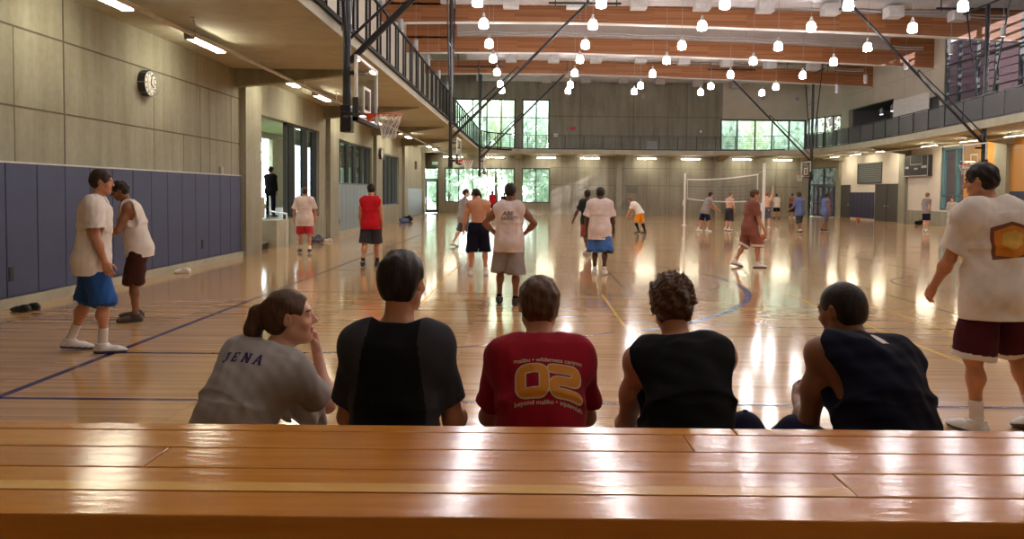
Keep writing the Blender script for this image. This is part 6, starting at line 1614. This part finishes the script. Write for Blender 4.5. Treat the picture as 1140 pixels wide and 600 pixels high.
person('woman in pale grey sweatshirt and trousers below the tall right window', (20.7,39.2,0), 140, 1.64,
    pose(lL=((-0.10,0.04,-1),(-0.02,-0.03,-1)), lR=((0.14,0.02,-1),(0.06,-0.03,-1)), aL=((-0.12,0.3,-1),(0.35,0.5,0.6)), aR=((0.15,0.3,-1),(-0.35,0.35,0.85))), h=0.0105, skin='fair', hair=('long','brown'), fem=True, top=dict(kind='long', mat='pale_grey', loose=0.03, frac=1.85, sl=(0.07,0.066), length=0.16), bottom=dict(mat='pale_grey', kind='trousers', loose=0.022), shoes=('shoe_brown','sole_white'))
PB = person('large player in white T-shirt with orange graphic and maroon shorts at the right edge', (3.27,5.58,0), 14, 1.93,
    pose(lL=((-0.10,0.05,-1),(0.02,-0.08,-1)), lR=((0.30,0.12,-1),(0.10,-0.35,-1)), s1=(0.02,0.10,1), s2=(0.0,0.16,1), neck=(-0.1,0.4,0.9), head=(34,-10,0), cyaw=-6, aL=((-0.22,0.25,-1),(0.05,0.6,-0.8)), aR=((0.3,0.05,-1),(0.1,0.5,-1))), h=0.0065, skin='tan', hair=('short','black'), bulk=1.05,
    top=dict(kind='tee', mat='white', loose=0.045, frac=0.8, sl=(0.082,0.095), length=0.2, amp=0.006), bottom=dict(mat=['maroon','white'], frac=1.0, flare=0.055, loose=0.025, trim=True), shoes=('shoe_white','sole_dark'), socks=('white',0.14))
J = PB['J']; S = J['S2']; og = J['c7']-S[2]*0.24+S[0]*0.01
decal(PB['top'], glyph_mesh([[(-0.15,-0.15),(0.15,-0.13),(0.155,0.07),(0.0,0.11),(-0.15,0.07)]]), og, S[0], S[2], M['ink_brown'], 0.002, 'shirt_graphic', 0.02)
decal(PB['top'], glyph_mesh([[(-0.125,-0.12),(0.0,-0.14),(0.125,-0.10),(0.13,0.05),(0.0,0.085),(-0.125,0.045)]]), og, S[0], S[2], M['ink_orange'], 0.0035, 'shirt_graphic', 0.02)
decal(PB['top'], glyph_mesh([[(-0.09,-0.05),(-0.02,-0.09),(0.06,-0.05),(0.09,0.02),(0.02,0.05),(-0.07,0.03)]]), og, S[0], S[2], M['ink_yellow'], 0.005, 'shirt_graphic', 0.02)
person('man in dark jacket and trousers standing on the lobby landing above the stair', (-8.95,27.6,0.75), -20, 1.72,
    pose(aL=((-0.2,0.2,-1),(0.1,0.6,-0.6))), h=0.0105, skin='tan', hair=('short','black'), top=dict(kind='long', mat='black', loose=0.025, frac=1.85, sl=(0.072,0.062), length=0.14), bottom=dict(mat='deep_navy', kind='trousers'), shoes=('shoe_black','sole_dark'))
person('distant person in red T-shirt in front of the back windows', (-2.75,58.8,0), 0, 1.76, pose(aL=((-0.25,0.1,-1),(0,0.3,-1)), aR=((0.25,0.1,-1),(0,0.3,-1))), h=0.013, skin='brown', hair=('short','black'), top=dict(kind='tee', mat='bright_red', loose=0.03, frac=0.75, length=0.16), bottom=dict(mat='black', frac=1.0, flare=0.03), shoes=('shoe_white','sole_dark'))
person('distant person in black T-shirt in front of the back windows', (-3.85,59.8,0), 30, 1.80, pose(**W_(0.1,'L')), h=0.013, skin='brown', hair=('short','black'), top=dict(kind='tee', mat='black', loose=0.03, frac=0.75, length=0.16), bottom=dict(mat='grey', frac=1.0, flare=0.03), shoes=('shoe_white','sole_dark'))
person('distant person in dark green T-shirt in front of the back windows', (-1.95,60.2,0), -30, 1.62, pose(**W_(0.1,'R')), h=0.013, skin='tan', hair=('short','dark'), top=dict(kind='tee', mat='dark_green', loose=0.03, frac=0.75, length=0.16), bottom=dict(mat='charcoal', frac=1.0, flare=0.03), shoes=('shoe_white','sole_dark'))

# ---------------------------------------------------------------- loose things on the floor
def ball(loc, label, rz=0.3):
    t = NT('basketball_leather'); t.color(t.ramp(t.noise(t.pos(), 60, 2), srgb(170,78,34), srgb(200,100,46))); t.setv(0.6)
    g = empty('basketball', (loc[0], loc[1], 0), label, 'ball'); g.rotation_euler = (0,0,rz)
    MB().sphere((0,0,0.121),0.12,28,18).build('ball_skin', t.m, g, smooth=True)
    m = MB(); m.torus((0,0,0.121),0.1195,0.0022,'x',36,5); m.torus((0,0,0.121),0.1195,0.0022,'y',36,5); m.torus((0,0,0.121),0.1195,0.0022,'z',36,5); m.build('seams', M['black_rubber'], g)
ball((8.42,28.9), 'orange basketball on the floor by the nearer volleyball post')
ball((21.6,52.6), 'orange basketball on the floor by the navy pads of the right wall', 1.1)
def loose_shoes(loc, rz, label, mats, group):
    for sgn, nm in ((-1,'nearer the camera'),(1,'farther from the camera')):
        Jq = {'s':1.0,'anL':np.array((0,0,0.084)),'anR':np.array((0,0,0.084)),'ffL':np.array((0,1.0,0)),'ffR':np.array((0,1.0,0)),'fuL':np.array((0,0,1.0)),'fuR':np.array((0,0,1.0))}
        s = 1.0; a, f, u = Jq['anL'], Jq['ffL'], Jq['fuL']; F = Field((-0.1,-0.14,-0.02),(0.1,0.28,0.18),0.006)
        for p in foot_prims(Jq, 'L', 0.007): F.prim(p)
        F.prim(dict(t='pl', n=u, p=a+u*0.012+f*0.02, k=0.008)); F.prim(cap(a+u*0.05-f*0.02, a-u*0.03, 0.034, 0.03, 0.006), mode='s')
        F.prim(cap(a-u*0.075-f*0.045, a-u*0.075+f*0.13, 0.034, 0.038, 0.02)); F.prim(dict(t='pl', n=-u, p=a-u*0.083, k=0.004))
        P, Fc = F.mesh(); cen = P[Fc].mean(1)
        o = np_mesh('shoe', P, Fc, [M[mats[0]], M[mats[1]]], None, (cen[:,2] < 0.026).astype(int))
        m = MB()
        for k in range(4): m.tube((-0.022,0.04+k*0.022,0.083-k*0.008),(0.022,0.048+k*0.022,0.083-k*0.008),0.003,seg=6)
        m.build('laces', M['white_cord'], o)
        dx, dy = math.cos(rz)*0.09*sgn, math.sin(rz)*0.09*sgn
        o.location = (loc[0]+dx, loc[1]+dy, 0.0); o.rotation_euler = (0,0,rz+0.12*sgn); tag(o, label+f', {nm}' , 'shoe', group)
loose_shoes((-6.85,15.9), 1.9, 'white sports shoe left under the socket in the blue pads', ('shoe_white','sole_white'), 'white shoes by the blue pads')
loose_shoes((-6.8,12.3), 1.2, 'pale sports shoe on the curb behind the white T-shirt man', ('shoe_grey','sole_white'), 'pale shoes behind the players')
loose_shoes((-6.75,10.75), 1.5, 'black sports shoe at the left edge under the pads', ('shoe_black','sole_dark'), 'black shoes at the left edge')
loose_shoes((-6.55,26.2), 1.9, 'white sports shoe below the lobby window', ('shoe_white','sole_white'), 'white shoes below the lobby window')
def bag(loc, rz, mt, label, sc=1.0):
    g = empty('sports_bag', (loc[0],loc[1],0), label, 'bag', rz=rz); F = Field((-0.4*sc,-0.25*sc,-0.03),(0.4*sc,0.25*sc,0.42*sc),0.011)
    F.prim(cap((-0.2*sc,0,0.13*sc),(0.2*sc,0.01,0.13*sc),0.13*sc,0.125*sc,0.04)); F.prim(ell((0.08*sc,0.02,0.2*sc),(0.12*sc,0.1*sc,0.08*sc),None,0.05)); F.folds(0.012,0.14,int(loc[1])); F.prim(dict(t='pl', n=(0,0,-1), p=(0,0,0.004), k=0.01)); P, Fc = F.mesh()
    np_mesh('bag_body', P, Fc, M[mt], g)
    m = MB(); pts = [(-0.14*sc+0.28*sc*i/10, -0.06*sc, 0.24*sc+0.10*sc*math.sin(math.pi*i/10)) for i in range(11)]; m.path(pts, 0.012, 8); m.build('strap', M['black'], g, smooth=True)
bag((-6.75,25.4), 0.9, 'slate', 'grey sports bag on the floor below the lobby windows', 0.75)
bag((-6.72,44.2), 1.2, 'deep_navy', 'navy sports bag on the floor at the foot of the far left column', 1.1)
bag((-6.75,42.9), 0.8, 'steel_blue', 'blue sports bag beside the navy bag on the far left', 0.9)
bag((22.6,46.3), 0.4, 'black', 'black sports bag against the low concrete base on the right', 1.0)
bag((22.7,55.2), 1.2, 'pale_grey', 'pale cloth bag on the floor by the navy pads', 0.6)
